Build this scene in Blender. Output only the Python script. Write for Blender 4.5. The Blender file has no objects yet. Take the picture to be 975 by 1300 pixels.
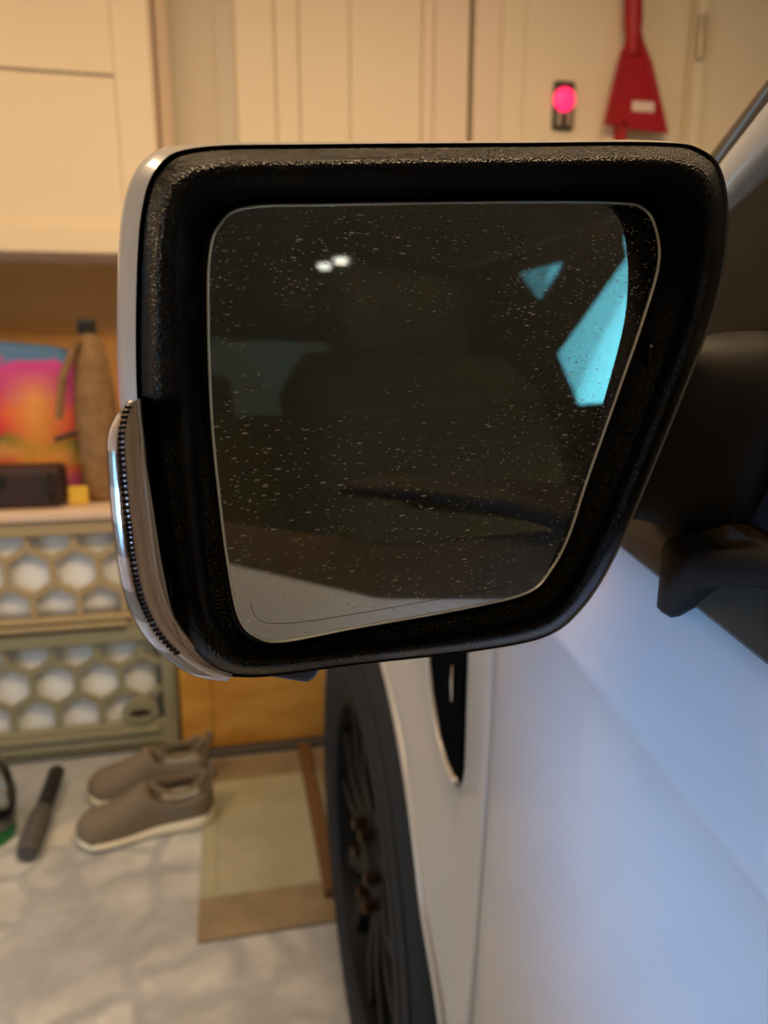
import bpy, bmesh, math, random
from mathutils import Vector, Matrix
random.seed(7)
PI = math.pi
SC = bpy.context.scene
COL = SC.collection

# ------------------------------------------------------------------ camera
F, CX, CY = 940.0, 487.5, 650.0
CAM = Vector((0, 0, 1.25))
PITCH = math.atan((CY - 435) / F)
YAW = math.atan((CX - 285) / F * math.cos(PITCH))
FW = Vector((math.sin(YAW) * math.cos(PITCH), math.cos(YAW) * math.cos(PITCH), -math.sin(PITCH)))
RT = Vector((math.cos(YAW), -math.sin(YAW), 0))
UP = RT.cross(FW)
cd = bpy.data.cameras.new('camera')
cam = bpy.data.objects.new('camera', cd)
COL.objects.link(cam)
cam.matrix_world = Matrix(((RT.x, UP.x, -FW.x, CAM.x), (RT.y, UP.y, -FW.y, CAM.y), (RT.z, UP.z, -FW.z, CAM.z), (0, 0, 0, 1)))
cd.sensor_fit = 'VERTICAL'
cd.sensor_height = 36
cd.sensor_width = 27
cd.lens = 36 * F / 1300
cd.clip_start = 0.01
cd.dof.use_dof = True
cd.dof.focus_distance = 0.30
cd.dof.aperture_fstop = 8.0
SC.camera = cam

# ------------------------------------------------------------------ view, world, lights
SC.view_settings.view_transform = 'Standard'
SC.view_settings.look = 'None'
SC.view_settings.gamma = 1
SC.view_settings.use_curve_mapping = False
SC.view_settings.exposure = 0.0
W = bpy.data.worlds.new('sky')
SC.world = W
W.use_nodes = True
bgn = W.node_tree.nodes['Background']
bgn.inputs[0].default_value = (0.15, 0.56, 0.80, 1)
bgn.inputs[1].default_value = 6.5

def area(name, loc, target, sx, sy, power, col):
    l = bpy.data.lights.new(name, 'AREA')
    l.shape = 'RECTANGLE'; l.size = sx; l.size_y = sy; l.energy = power; l.color = col
    o = bpy.data.objects.new(name, l); COL.objects.link(o)
    o.location = loc
    o.rotation_euler = (Vector(target) - Vector(loc)).to_track_quat('-Z', 'Y').to_euler()
    return o
WARM = (1.0, 0.67, 0.37)
LAMPS = [(0.55, 0.75, 33, 1.1, 0.22), (-1.0, 0.75, 20, 0.22, 1.0), (0.4, -1.2, 5, 1.1, 0.22)]
for i, (lx, ly, pw, sx, sy) in enumerate(LAMPS):
    area('ceiling_lamp_light', (lx, ly, 2.585), (lx, ly, 0), sx, sy, pw, WARM)
# cool light and aimed blue beam, both added at the unseen left window
dl = area('added_cool_fill', (-2.12, 0.55, 0.75), (0.2, 0.75, 0.3), 1.2, 0.5, 6, (0.50, 0.72, 1.0))
db = area('added_blue_beam', (-2.10, -0.2, 0.62), (0.21, 0.29, 0.96), 0.2, 0.3, 0.60, (0.22, 0.50, 1.0))  # narrow beam added to make the blue glow on the door
db.data.spread = math.radians(14)

# ------------------------------------------------------------------ pixel -> place helpers
def ray(x, y):
    return FW + RT * ((x - CX) / F) + UP * ((CY - y) / F)
def onY(x, y, Y):
    d = ray(x, y); return CAM + d * (Y / d.y)
def onX(x, y, X):
    d = ray(x, y); return CAM + d * (X / d.x)
def onZ(x, y, Z):
    d = ray(x, y); return CAM + d * ((Z - CAM.z) / d.z)
def onP(x, y, p0, n):
    d = ray(x, y); return CAM + d * ((p0 - CAM).dot(n) / d.dot(n))

# ------------------------------------------------------------------ materials
MATS = {}
def mat(name, col, rough=0.5, metal=0.0, bump=None, var=None, coat=0.0, emit=None, spec=0.5, stretch=(1, 1, 1), flake=0):
    m = bpy.data.materials.new(name); m.use_nodes = True
    nt = m.node_tree; b = nt.nodes['Principled BSDF']
    b.inputs['Base Color'].default_value = (*col, 1)
    b.inputs['Roughness'].default_value = rough
    b.inputs['Metallic'].default_value = metal
    b.inputs['Specular IOR Level'].default_value = spec
    b.inputs['Coat Weight'].default_value = coat
    b.inputs['Coat Roughness'].default_value = 0.06
    tc = nt.nodes.new('ShaderNodeTexCoord')
    mp = nt.nodes.new('ShaderNodeMapping'); mp.inputs['Scale'].default_value = stretch
    nt.links.new(tc.outputs['Object'], mp.inputs[0])
    if var:
        sc, col2, lo, hi = var
        n = nt.nodes.new('ShaderNodeTexNoise'); n.inputs['Scale'].default_value = sc; n.inputs['Detail'].default_value = 5
        nt.links.new(mp.outputs[0], n.inputs['Vector'])
        r = nt.nodes.new('ShaderNodeValToRGB')
        r.color_ramp.elements[0].position = lo; r.color_ramp.elements[0].color = (*col, 1)
        r.color_ramp.elements[1].position = hi; r.color_ramp.elements[1].color = (*col2, 1)
        nt.links.new(n.outputs['Fac'], r.inputs[0]); nt.links.new(r.outputs[0], b.inputs['Base Color'])
    if bump:
        sc, st, dist = bump
        n = nt.nodes.new('ShaderNodeTexNoise'); n.inputs['Scale'].default_value = sc; n.inputs['Detail'].default_value = 3
        nt.links.new(mp.outputs[0], n.inputs['Vector'])
        bp = nt.nodes.new('ShaderNodeBump'); bp.inputs['Strength'].default_value = st; bp.inputs['Distance'].default_value = dist
        nt.links.new(n.outputs['Fac'], bp.inputs['Height']); nt.links.new(bp.outputs[0], b.inputs['Normal'])
    if emit:
        b.inputs['Emission Color'].default_value = (*emit[0], 1); b.inputs['Emission Strength'].default_value = emit[1]
    MATS[name] = m
    return m

mat('paint', (0.39, 0.385, 0.385), 0.38, 0.0, coat=0.8, bump=(900, 0.02, 0.0005))
bz = mat('bezel', (0.003, 0.0028, 0.0025), 0.24, spec=0.20)
_N, _L = bz.node_tree.nodes, bz.node_tree.links
_t = _N.new('ShaderNodeTexCoord'); _v = _N.new('ShaderNodeTexVoronoi'); _v.inputs['Scale'].default_value = 1150
_b = _N.new('ShaderNodeBump'); _b.inputs['Strength'].default_value = 1.0; _b.inputs['Distance'].default_value = 0.0007
_L.new(_t.outputs['Object'], _v.inputs['Vector']); _L.new(_v.outputs['Distance'], _b.inputs['Height']); _L.new(_b.outputs[0], _N['Principled BSDF'].inputs['Normal'])
mat('bezel_smooth', (0.012, 0.010, 0.009), 0.35)
mat('black_plastic', (0.010, 0.0095, 0.009), 0.42, bump=(700, 0.12, 0.0005))
mat('black_gloss', (0.006, 0.006, 0.007), 0.25, spec=0.25)
mat('arm_plastic', (0.007, 0.0065, 0.006), 0.62, spec=0.18, bump=(500, 0.06, 0.0006), var=(30, (0.012, 0.011, 0.010), 0.4, 0.7))
mat('moulding', (0.12, 0.09, 0.065), 0.28)
mat('belt_trim', (0.05, 0.036, 0.024), 0.22, bump=(60, 0.05, 0.001))
mat('glass_edge', (0.75, 0.75, 0.70), 0.25, 0.5)
mat('tyre', (0.018, 0.021, 0.026), 0.7, spec=0.15, bump=(160, 0.25, 0.002))
mat('wheel_black', (0.007, 0.008, 0.010), 0.5, spec=0.10)
mat('lug', (0.08, 0.045, 0.03), 0.35, 0.9)
mat('disc_dark', (0.03, 0.03, 0.03), 0.5, 0.3)
mat('liner', (0.008, 0.008, 0.008), 0.9)
mat('cabin_dark', (0.020, 0.017, 0.013), 0.7, bump=(300, 0.1, 0.001))
mat('cabin_seat', (0.035, 0.036, 0.030), 0.6, bump=(250, 0.2, 0.001))
mat('headliner', (0.05, 0.048, 0.042), 0.9)
mat('dome', (0.9, 0.9, 0.9), 0.4, emit=((1, 1, 1), 5))
mat('lens_silver', (0.78, 0.68, 0.60), 0.28, 0.35, bump=(500, 0.4, 0.001), stretch=(1, 1, 0.15))
mat('chrome', (0.7, 0.7, 0.72), 0.12, 1.0)
mat('chip', (0.55, 0.50, 0.36), 0.6)
mat('vent_black', (0.004, 0.0045, 0.006), 0.8, spec=0.0)
mat('pod', (0.035, 0.042, 0.06), 0.3)
mat('wall', (0.72, 0.60, 0.44), 0.85, bump=(60, 0.05, 0.002))
mat('tan_board', (0.55, 0.30, 0.10), 0.8, var=(6, (0.50, 0.27, 0.09), 0.4, 0.6))
mat('cream', (0.80, 0.68, 0.50), 0.6, bump=(8, 0.03, 0.01))
mat('cream_pink', (0.80, 0.64, 0.50), 0.6)
mat('grey_stile', (0.60, 0.53, 0.42), 0.6)
mat('ceiling', (0.75, 0.72, 0.66), 0.9)
mat('lamp_body', (0.8, 0.8, 0.78), 0.5)
mat('lamp_glow', (1, 0.9, 0.7), 0.5, emit=((1.0, 0.72, 0.42), 6))
mat('plate_black', (0.02, 0.014, 0.010), 0.4)
mat('red_button', (1.0, 0.03, 0.12), 0.4, emit=((1.0, 0.02, 0.12), 1.5))
mat('print_grey', (0.35, 0.28, 0.20), 0.5)
mat('red_plastic', (0.36, 0.003, 0.008), 0.5)
mat('white_print', (0.75, 0.6, 0.55), 0.5)
mat('hinge_metal', (0.42, 0.36, 0.27), 0.35, 0.8)
mat('crate_green', (0.27, 0.27, 0.185), 0.5)
mat('crate_tan', (0.40, 0.33, 0.20), 0.5)
mat('white_cloth', (0.82, 0.88, 0.96), 0.5, bump=(6, 0.10, 0.02))
mat('board_top', (0.75, 0.58, 0.46), 0.45)
mat('case_black', (0.035, 0.018, 0.020), 0.5)
mat('brown_bag', (0.20, 0.11, 0.045), 0.7, var=(30, (0.30, 0.18, 0.08), 0.35, 0.65))
mat('yellow_tag', (0.75, 0.50, 0.06), 0.5)
mat('cardboard', (0.62, 0.33, 0.06), 0.8, var=(5, (0.50, 0.24, 0.035), 0.4, 0.6), stretch=(1, 1, 3))
mat('mat_centre', (0.40, 0.39, 0.29), 0.9, bump=(200, 0.3, 0.003), var=(9, (0.34, 0.34, 0.24), 0.35, 0.65))
mat('mat_border', (0.30, 0.235, 0.15), 0.9, bump=(200, 0.3, 0.003), var=(14, (0.23, 0.18, 0.115), 0.35, 0.65))
mat('plank_brown', (0.15, 0.075, 0.028), 0.7)
mat('shoe_upper', (0.165, 0.138, 0.105), 0.85, bump=(350, 0.3, 0.002))
mat('shoe_sole', (0.80, 0.77, 0.62), 0.6)
mat('shoe_lining', (0.45, 0.45, 0.43), 0.9)
mat('shoe_lace', (0.22, 0.17, 0.11), 0.8)
mat('pole_black', (0.010, 0.010, 0.011), 0.45)
mat('rubber_grey', (0.08, 0.08, 0.085), 0.7)
mat('green_plastic', (0.01, 0.22, 0.07), 0.4)
mat('window_white', (0.7, 0.7, 0.68), 0.5)

def nodes_of(m):
    return m.node_tree, m.node_tree.nodes, m.node_tree.links

def thin_glass(name, tint, gloss=0.12, rough=0.02):
    m = bpy.data.materials.new(name); m.use_nodes = True
    nt, N, L = nodes_of(m); N.clear()
    o = N.new('ShaderNodeOutputMaterial'); t = N.new('ShaderNodeBsdfTransparent'); g = N.new('ShaderNodeBsdfGlossy')
    t.inputs[0].default_value = (*tint, 1); g.inputs['Roughness'].default_value = rough
    f = N.new('ShaderNodeFresnel'); f.inputs[0].default_value = 1.5
    mx = N.new('ShaderNodeMixShader')
    mm = N.new('ShaderNodeMath'); mm.operation = 'MULTIPLY'; mm.inputs[1].default_value = gloss
    L.new(f.outputs[0], mm.inputs[0]); L.new(mm.outputs[0], mx.inputs[0]); L.new(t.outputs[0], mx.inputs[1]); L.new(g.outputs[0], mx.inputs[2])
    L.new(mx.outputs[0], o.inputs[0]); MATS[name] = m
thin_glass('side_glass', (0.90, 0.92, 0.90), 0.7)
thin_glass('pane', (0.93, 0.95, 0.95), 0.8)
thin_glass('clear_cover', (0.96, 0.94, 0.93), 0.35, 0.12)
thin_glass('clear_bag', (0.78, 0.77, 0.72), 1.5, 0.12)

def mirror_mat():
    m = bpy.data.materials.new('mirror'); m.use_nodes = True
    nt, N, L = nodes_of(m); N.clear()
    o = N.new('ShaderNodeOutputMaterial'); g = N.new('ShaderNodeBsdfGlossy'); d = N.new('ShaderNodeBsdfDiffuse')
    g.inputs[0].default_value = (0.52, 0.52, 0.48, 1); g.inputs['Roughness'].default_value = 0.0
    d.inputs[0].default_value = (0.50, 0.47, 0.40, 1)
    tc = N.new('ShaderNodeTexCoord')
    masks = []
    for sx, sz, cut, keep in ((170, 620, 0.20, 0.45), (420, 1100, 0.24, 0.55), (260, 900, 0.16, 0.3)):
        mp = N.new('ShaderNodeMapping'); mp.inputs['Scale'].default_value = (sx, 0.01, sz)
        mp.inputs['Rotation'].default_value = (0, -0.16, 0)
        L.new(tc.outputs['Object'], mp.inputs[0])
        v = N.new('ShaderNodeTexVoronoi'); v.inputs['Scale'].default_value = 1.0
        L.new(mp.outputs[0], v.inputs['Vector'])
        a = N.new('ShaderNodeMath'); a.operation = 'LESS_THAN'; a.inputs[1].default_value = cut
        L.new(v.outputs['Distance'], a.inputs[0])
        s = N.new('ShaderNodeSeparateColor'); L.new(v.outputs['Color'], s.inputs[0])
        b = N.new('ShaderNodeMath'); b.operation = 'GREATER_THAN'; b.inputs[1].default_value = keep
        L.new(s.outputs[0], b.inputs[0])
        c = N.new('ShaderNodeMath'); c.operation = 'MULTIPLY'; L.new(a.outputs[0], c.inputs[0]); L.new(b.outputs[0], c.inputs[1])
        e = N.new('ShaderNodeMath'); e.operation = 'MULTIPLY'; L.new(c.outputs[0], e.inputs[0]); L.new(s.outputs[1], e.inputs[1])
        masks.append(e)
    m1 = N.new('ShaderNodeMath'); m1.operation = 'MAXIMUM'; L.new(masks[0].outputs[0], m1.inputs[0]); L.new(masks[1].outputs[0], m1.inputs[1])
    m2 = N.new('ShaderNodeMath'); m2.operation = 'MAXIMUM'; L.new(m1.outputs[0], m2.inputs[0]); L.new(masks[2].outputs[0], m2.inputs[1])
    n = N.new('ShaderNodeTexNoise'); n.inputs['Scale'].default_value = 22; n.inputs['Detail'].default_value = 4
    L.new(tc.outputs['Object'], n.inputs['Vector'])
    r = N.new('ShaderNodeMapRange'); r.inputs[1].default_value = 0.35; r.inputs[2].default_value = 0.75; r.inputs[3].default_value = 0.15; r.inputs[4].default_value = 0.8
    L.new(n.outputs['Fac'], r.inputs[0])
    m3 = N.new('ShaderNodeMath'); m3.operation = 'MULTIPLY'; L.new(m2.outputs[0], m3.inputs[0]); L.new(r.outputs[0], m3.inputs[1])
    m4 = N.new('ShaderNodeMath'); m4.operation = 'ADD'; m4.inputs[1].default_value = 0.003; L.new(m3.outputs[0], m4.inputs[0])
    mx = N.new('ShaderNodeMixShader'); L.new(m4.outputs[0], mx.inputs[0]); L.new(g.outputs[0], mx.inputs[1]); L.new(d.outputs[0], mx.inputs[2])
    L.new(mx.outputs[0], o.inputs[0]); MATS['mirror'] = m
mirror_mat()

def floor_mat():
    m = mat('floor', (0.36, 0.36, 0.37), 0.35)
    nt, N, L = nodes_of(m); b = N['Principled BSDF']
    tc = N.new('ShaderNodeTexCoord')
    dn = N.new('ShaderNodeTexNoise'); dn.inputs['Scale'].default_value = 9
    L.new(tc.outputs['Object'], dn.inputs['Vector'])
    mxv = N.new('ShaderNodeMix'); mxv.data_type = 'RGBA'; mxv.inputs[0].default_value = 0.06
    L.new(tc.outputs['Object'], mxv.inputs[6]); L.new(dn.outputs['Color'], mxv.inputs[7])
    v = N.new('ShaderNodeTexVoronoi'); v.feature = 'DISTANCE_TO_EDGE'; v.inputs['Scale'].default_value = 7.5
    L.new(mxv.outputs[2], v.inputs['Vector'])
    r = N.new('ShaderNodeMapRange'); r.inputs[1].default_value = 0.05; r.inputs[2].default_value = 0.16
    L.new(v.outputs['Distance'], r.inputs[0])
    n2 = N.new('ShaderNodeTexNoise'); n2.inputs['Scale'].default_value = 2.3
    L.new(tc.outputs['Object'], n2.inputs['Vector'])
    r2 = N.new('ShaderNodeMapRange'); r2.inputs[1].default_value = 0.42; r2.inputs[2].default_value = 0.6
    L.new(n2.outputs['Fac'], r2.inputs[0])
    mu = N.new('ShaderNodeMath'); mu.operation = 'MULTIPLY'; L.new(r.outputs[0], mu.inputs[0]); L.new(r2.outputs[0], mu.inputs[1])
    mc = N.new('ShaderNodeMix'); mc.data_type = 'RGBA'
    mc.inputs[6].default_value = (0.40, 0.43, 0.48, 1); mc.inputs[7].default_value = (0.60, 0.62, 0.64, 1)
    L.new(mu.outputs[0], mc.inputs[0])
    n3 = N.new('ShaderNodeTexNoise'); n3.inputs['Scale'].default_value = 14; n3.inputs['Detail'].default_value = 6
    L.new(tc.outputs['Object'], n3.inputs['Vector'])
    r3 = N.new('ShaderNodeMapRange'); r3.inputs[1].default_value = 0.3; r3.inputs[2].default_value = 0.7; r3.inputs[3].default_value = 0.82; r3.inputs[4].default_value = 1.08
    L.new(n3.outputs['Fac'], r3.inputs[0])
    m5 = N.new('ShaderNodeMix'); m5.data_type = 'RGBA'; m5.blend_type = 'MULTIPLY'; m5.inputs[0].default_value = 1
    L.new(mc.outputs[2], m5.inputs[6]); L.new(r3.outputs[0], m5.inputs[7])
    L.new(m5.outputs[2], b.inputs['Base Color'])
floor_mat()

def picture_mat():
    # printed sunset-like colour bands on cloth, by height, with waviness
    m = mat('printed_bands', (0.8, 0.1, 0.3), 0.7)
    nt, N, L = nodes_of(m); b = N['Principled BSDF']
    tc = N.new('ShaderNodeTexCoord'); n = N.new('ShaderNodeTexNoise'); n.inputs['Scale'].default_value = 9; n.inputs['Detail'].default_value = 3
    L.new(tc.outputs['Generated'], n.inputs['Vector'])
    n.inputs['Scale'].default_value = 5; n.inputs['Detail'].default_value = 6; n.inputs['Distortion'].default_value = 0.6
    s = N.new('ShaderNodeSeparateXYZ'); L.new(tc.outputs['Generated'], s.inputs[0])
    a = N.new('ShaderNodeMath'); a.operation = 'MULTIPLY_ADD'; a.inputs[1].default_value = 0.30; L.new(n.outputs['Fac'], a.inputs[0]); L.new(s.outputs[2], a.inputs[2])
    r = N.new('ShaderNodeValToRGB'); L.new(a.outputs[0], r.inputs[0])
    stops = [(0.0, (0.35, 0.05, 0.25)), (0.18, (0.62, 0.05, 0.42)), (0.36, (0.80, 0.16, 0.10)), (0.42, (0.85, 0.40, 0.12)), (0.50, (0.10, 0.22, 0.02)), (0.55, (0.75, 0.03, 0.06)), (0.68, (0.85, 0.10, 0.06)), (0.82, (0.60, 0.04, 0.24)), (0.97, (0.60, 0.06, 0.34)), (1.0, (0.08, 0.20, 0.42))]
    cr = r.color_ramp
    while len(cr.elements) < len(stops): cr.elements.new(0.5)
    for e, (p, c) in zip(cr.elements, stops): e.position = p; e.color = (*c, 1)
    # the sun: a vertical warm glow of ink
    g = N.new('ShaderNodeMath'); g.operation = 'SUBTRACT'; g.inputs[1].default_value = 0.72; L.new(s.outputs[0], g.inputs[0])
    g2 = N.new('ShaderNodeMath'); g2.operation = 'ABSOLUTE'; L.new(g.outputs[0], g2.inputs[0])
    g3 = N.new('ShaderNodeMapRange'); g3.inputs[1].default_value = 0.02; g3.inputs[2].default_value = 0.2; g3.inputs[3].default_value = 0.85; g3.inputs[4].default_value = 0.0
    L.new(g2.outputs[0], g3.inputs[0])
    z = N.new('ShaderNodeMapRange'); z.inputs[1].default_value = 0.62; z.inputs[2].default_value = 0.80; z.inputs[3].default_value = 1.0; z.inputs[4].default_value = 0.0
    L.new(s.outputs[2], z.inputs[0])
    gm = N.new('ShaderNodeMath'); gm.operation = 'MULTIPLY'; L.new(g3.outputs[0], gm.inputs[0]); L.new(z.outputs[0], gm.inputs[1])
    mx = N.new('ShaderNodeMix'); mx.data_type = 'RGBA'; L.new(gm.outputs[0], mx.inputs[0]); L.new(r.outputs[0], mx.inputs[6]); mx.inputs[7].default_value = (0.9, 0.42, 0.08, 1)
    L.new(mx.outputs[2], b.inputs['Base Color'])
picture_mat()

def lens_outer_mat():
    # moulded clear lamp blocks: alternating frosted and dark ribbed lengths
    m = mat('lens_blocks', (0.6, 0.5, 0.42), 0.35, 0.0, bump=(600, 0.5, 0.001), stretch=(1, 1, 0.3))
    nt, N, L = nodes_of(m); b = N['Principled BSDF']
    tc = N.new('ShaderNodeTexCoord'); w = N.new('ShaderNodeTexWave'); w.bands_direction = 'Z'; w.inputs['Scale'].default_value = 12.5; w.inputs['Distortion'].default_value = 0.4
    L.new(tc.outputs['Object'], w.inputs['Vector'])
    r = N.new('ShaderNodeValToRGB'); r.color_ramp.elements[0].position = 0.42; r.color_ramp.elements[0].color = (0.20, 0.17, 0.14, 1)
    r.color_ramp.elements[1].position = 0.55; r.color_ramp.elements[1].color = (0.80, 0.68, 0.56, 1)
    L.new(w.outputs['Fac'], r.inputs[0]); L.new(r.outputs[0], b.inputs['Base Color'])
lens_outer_mat()

# ------------------------------------------------------------------ mesh helpers
def ob(name, verts, faces, m, parent=None, smooth=True, mods=()):
    verts = [Vector(v) for v in verts]
    loc = Vector((0, 0, 0))
    if parent is None:
        lo = [min(v[i] for v in verts) for i in range(3)]; hi = [max(v[i] for v in verts) for i in range(3)]
        loc = Vector(((lo[0] + hi[0]) / 2, (lo[1] + hi[1]) / 2, lo[2]))
        verts = [v - loc for v in verts]
    me = bpy.data.meshes.new(name)
    me.from_pydata([tuple(v) for v in verts], [], faces)
    bm = bmesh.new(); bm.from_mesh(me); bmesh.ops.recalc_face_normals(bm, faces=bm.faces); bm.to_mesh(me); bm.free()
    me.update()
    me.materials.append(MATS[m])
    if smooth:
        for p in me.polygons: p.use_smooth = True
    o = bpy.data.objects.new(name, me); COL.objects.link(o)
    o.location = loc
    if parent: set_parent(o, parent)
    for k in mods: k(o)
    return o

def world_loc(o):
    v = Vector((0, 0, 0))
    if o.get('_loc'): v = Vector(o['_loc'])
    return v
ROOT_LOC = {}
def set_parent(o, p):
    o.parent = p
    l = ROOT_LOC.get(p.name)
    if l is not None: o.matrix_parent_inverse = Matrix.Translation(-l)
def thing(name, label, cat, loc=(0, 0, 0), group=None):
    o = bpy.data.objects.new(name, None); COL.objects.link(o)
    o.location = loc; o.empty_display_size = 0.1
    ROOT_LOC[o.name] = Vector(loc)
    o['label'] = label; o['category'] = cat
    if group: o['group'] = group
    return o
def tag(o, label, cat, group=None):
    o['label'] = label; o['category'] = cat
    if group: o['group'] = group
    return o
def struct(o):
    o['kind'] = 'structure'; return o

def solid(t, off=-1):
    def f(o):
        s = o.modifiers.new('solid', 'SOLIDIFY'); s.thickness = t; s.offset = off
    return f
def bevel(w, seg=2):
    def f(o):
        s = o.modifiers.new('bevel', 'BEVEL'); s.width = w; s.segments = seg; s.limit_method = 'ANGLE'; s.angle_limit = 0.7
        n = o.modifiers.new('wn', 'WEIGHTED_NORMAL'); n.keep_sharp = True
    return f
def subd(n=1):
    def f(o):
        s = o.modifiers.new('sub', 'SUBSURF'); s.levels = n; s.render_levels = n
    return f
def split(a=35):
    def f(o):
        s = o.modifiers.new('es', 'EDGE_SPLIT'); s.split_angle = math.radians(a)
    return f

def box_data(x0, x1, y0, y1, z0, z1):
    v = [(x, y, z) for x in (x0, x1) for y in (y0, y1) for z in (z0, z1)]
    f = [(0, 1, 3, 2), (4, 6, 7, 5), (0, 4, 5, 1), (2, 3, 7, 6), (0, 2, 6, 4), (1, 5, 7, 3)]
    return v, f
def box(name, x0, x1, y0, y1, z0, z1, m, parent=None, bv=0.003, xf=None):
    v, f = box_data(x0, x1, y0, y1, z0, z1)
    if xf: v = [xf @ Vector(p) for p in v]
    return ob(name, v, f, m, parent, False, (bevel(bv),) if bv else ())
class Bag:
    def __init__(s): s.v = []; s.f = []
    def add(s, v, f):
        n = len(s.v); s.v += list(v); s.f += [tuple(i + n for i in q) for q in f]
        return s
def loft(loops, closed=True, cap0=False, cap1=False):
    n = len(loops[0]); v = [p for l in loops for p in l]; f = []
    for i in range(len(loops) - 1):
        for j in range(n if closed else n - 1):
            k = (j + 1) % n
            f.append((i * n + j, i * n + k, (i + 1) * n + k, (i + 1) * n + j))
    if cap0: f.append(tuple(range(n))[::-1])
    if cap1: f.append(tuple((len(loops) - 1) * n + j for j in range(n)))
    return v, f
def catmull(pts, k, closed=True):
    out = []; n = len(pts)
    rng = range(n) if closed else range(n - 1)
    for i in rng:
        if closed: p = [pts[(i + d) % n] for d in (-1, 0, 1, 2)]
        else: p = [pts[max(0, min(n - 1, i + d))] for d in (-1, 0, 1, 2)]
        for s in range(k):
            t = s / k
            out.append(tuple(0.5 * (2 * b + (c - a) * t + (2 * a - 5 * b + 4 * c - d) * t * t + (3 * b - a - 3 * c + d) * t ** 3) for a, b, c, d in zip(*p)))
    if not closed: out.append(tuple(pts[-1]))
    return out
def tube_data(path, r, n=10, closed=False, cap=True):
    path = [Vector(p) for p in path]; loops = []
    m = len(path); prev = None
    for i, p in enumerate(path):
        a = path[(i - 1) % m] if (closed or i > 0) else p
        b = path[(i + 1) % m] if (closed or i < m - 1) else p
        t = (b - a).normalized()
        if prev is None:
            ref = Vector((0, 0, 1)) if abs(t.z) < 0.9 else Vector((1, 0, 0))
            u = t.cross(ref).normalized()
        else:
            u = (prev - t * prev.dot(t)).normalized()
        prev = u; w = t.cross(u)
        rr = r[i] if isinstance(r, (list, tuple)) else r
        loops.append([p + u * (rr * math.cos(2 * PI * j / n)) + w * (rr * math.sin(2 * PI * j / n)) for j in range(n)])
    if closed:
        loops.append(loops[0]); return loft(loops)
    return loft(loops, True, cap, cap)
def tube(name, path, r, m, parent=None, n=10, closed=False):
    v, f = tube_data(path, r, n, closed); return ob(name, v, f, m, parent, True, (split(50),))
def lathe_data(prof, n=32, axis='z', c=(0, 0, 0)):
    loops = []
    for r, h in prof:
        l = []
        for j in range(n):
            a = 2 * PI * j / n
            if axis == 'z': l.append((c[0] + r * math.cos(a), c[1] + r * math.sin(a), c[2] + h))
            elif axis == 'x': l.append((c[0] + h, c[1] + r * math.cos(a), c[2] + r * math.sin(a)))
            else: l.append((c[0] + r * math.cos(a), c[1] + h, c[2] + r * math.sin(a)))
        loops.append(l)
    return loft(loops, True, True, True)
def prism_data(poly, e):
    # poly: list of 3D points, extruded by vector e
    n = len(poly); e = Vector(e); v = [Vector(p) for p in poly] + [Vector(p) + e for p in poly]
    f = [tuple(range(n))[::-1], tuple(range(n, 2 * n))] + [(i, (i + 1) % n, n + (i + 1) % n, n + i) for i in range(n)]
    return v, f

# ================================================================== SETTING
XL, XR, YB, YF, ZC = -2.2, 4.6, -4.7, 2.62, 2.7
struct(box('floor', XL, XR, YB, YF, -0.1, 0, 'floor', bv=0))
struct(box('ceiling', XL, XR, YB, YF, ZC, ZC + 0.1, 'ceiling', bv=0))
struct(box('wall_front', XL, XR, YF, YF + 0.1, 0, ZC, 'wall', bv=0))
struct(box('wall_back', XL, XR, YB - 0.1, YB, 0, ZC, 'wall', bv=0))
def wall_with_hole(name, x0, x1, ya, yb, za, zb):
    b = Bag()
    b.add(*box_data(x0, x1, YB, ya, 0, ZC)); b.add(*box_data(x0, x1, yb, YF, 0, ZC))
    b.add(*box_data(x0, x1, ya, yb, 0, za)); b.add(*box_data(x0, x1, ya, yb, zb, ZC))
    return struct(ob(name, b.v, b.f, 'wall', None, False))
def window(name, x0, x1, ya, yb, za, zb):
    b = Bag(); t = 0.05
    xm0, xm1 = x0 + 0.02, x1 - 0.02
    b.add(*box_data(xm0, xm1, ya, ya + t, za, zb)); b.add(*box_data(xm0, xm1, yb - t, yb, za, zb))
    b.add(*box_data(xm0, xm1, ya + t, yb - t, za, za + t)); b.add(*box_data(xm0, xm1, ya + t, yb - t, zb - t, zb))
    o = struct(ob(name, b.v, b.f, 'window_white', None, False))
    xm = (x0 + x1) / 2
    pane = ob('window_pane', *[[(Vector(p) - o.location) for p in box_data(xm - 0.003, xm + 0.003, ya + t, yb - t, za + t, zb - t)[0]], box_data(0, 1, 0, 1, 0, 1)[1]], 'pane', o, False)
    return o
wall_with_hole('wall_left', XL - 0.1, XL, -0.1, 1.2, 0.45, 1.05)
window('added_window_1', XL - 0.1, XL, -0.1, 1.2, 0.45, 1.05)  # unseen low window, added to carry the cool light onto door and floor
wall_with_hole('wall_right', XR, XR + 0.1, -4.0, -2.3, 1.15, 2.62)
window('window_2', XR, XR + 0.1, -4.0, -2.3, 1.15, 2.62)

# tan board on the front wall under the wall cabinet
yb = 2.58
tb = box('tan_wall_board', -1.9, onY(212, 330, yb).x, yb, YF - 0.002, 0.55, 1.62, 'tan_board', bv=0.002)
tag(tb, 'tan board on the garage wall beneath the cream wall cabinet', 'wall board')

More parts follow.
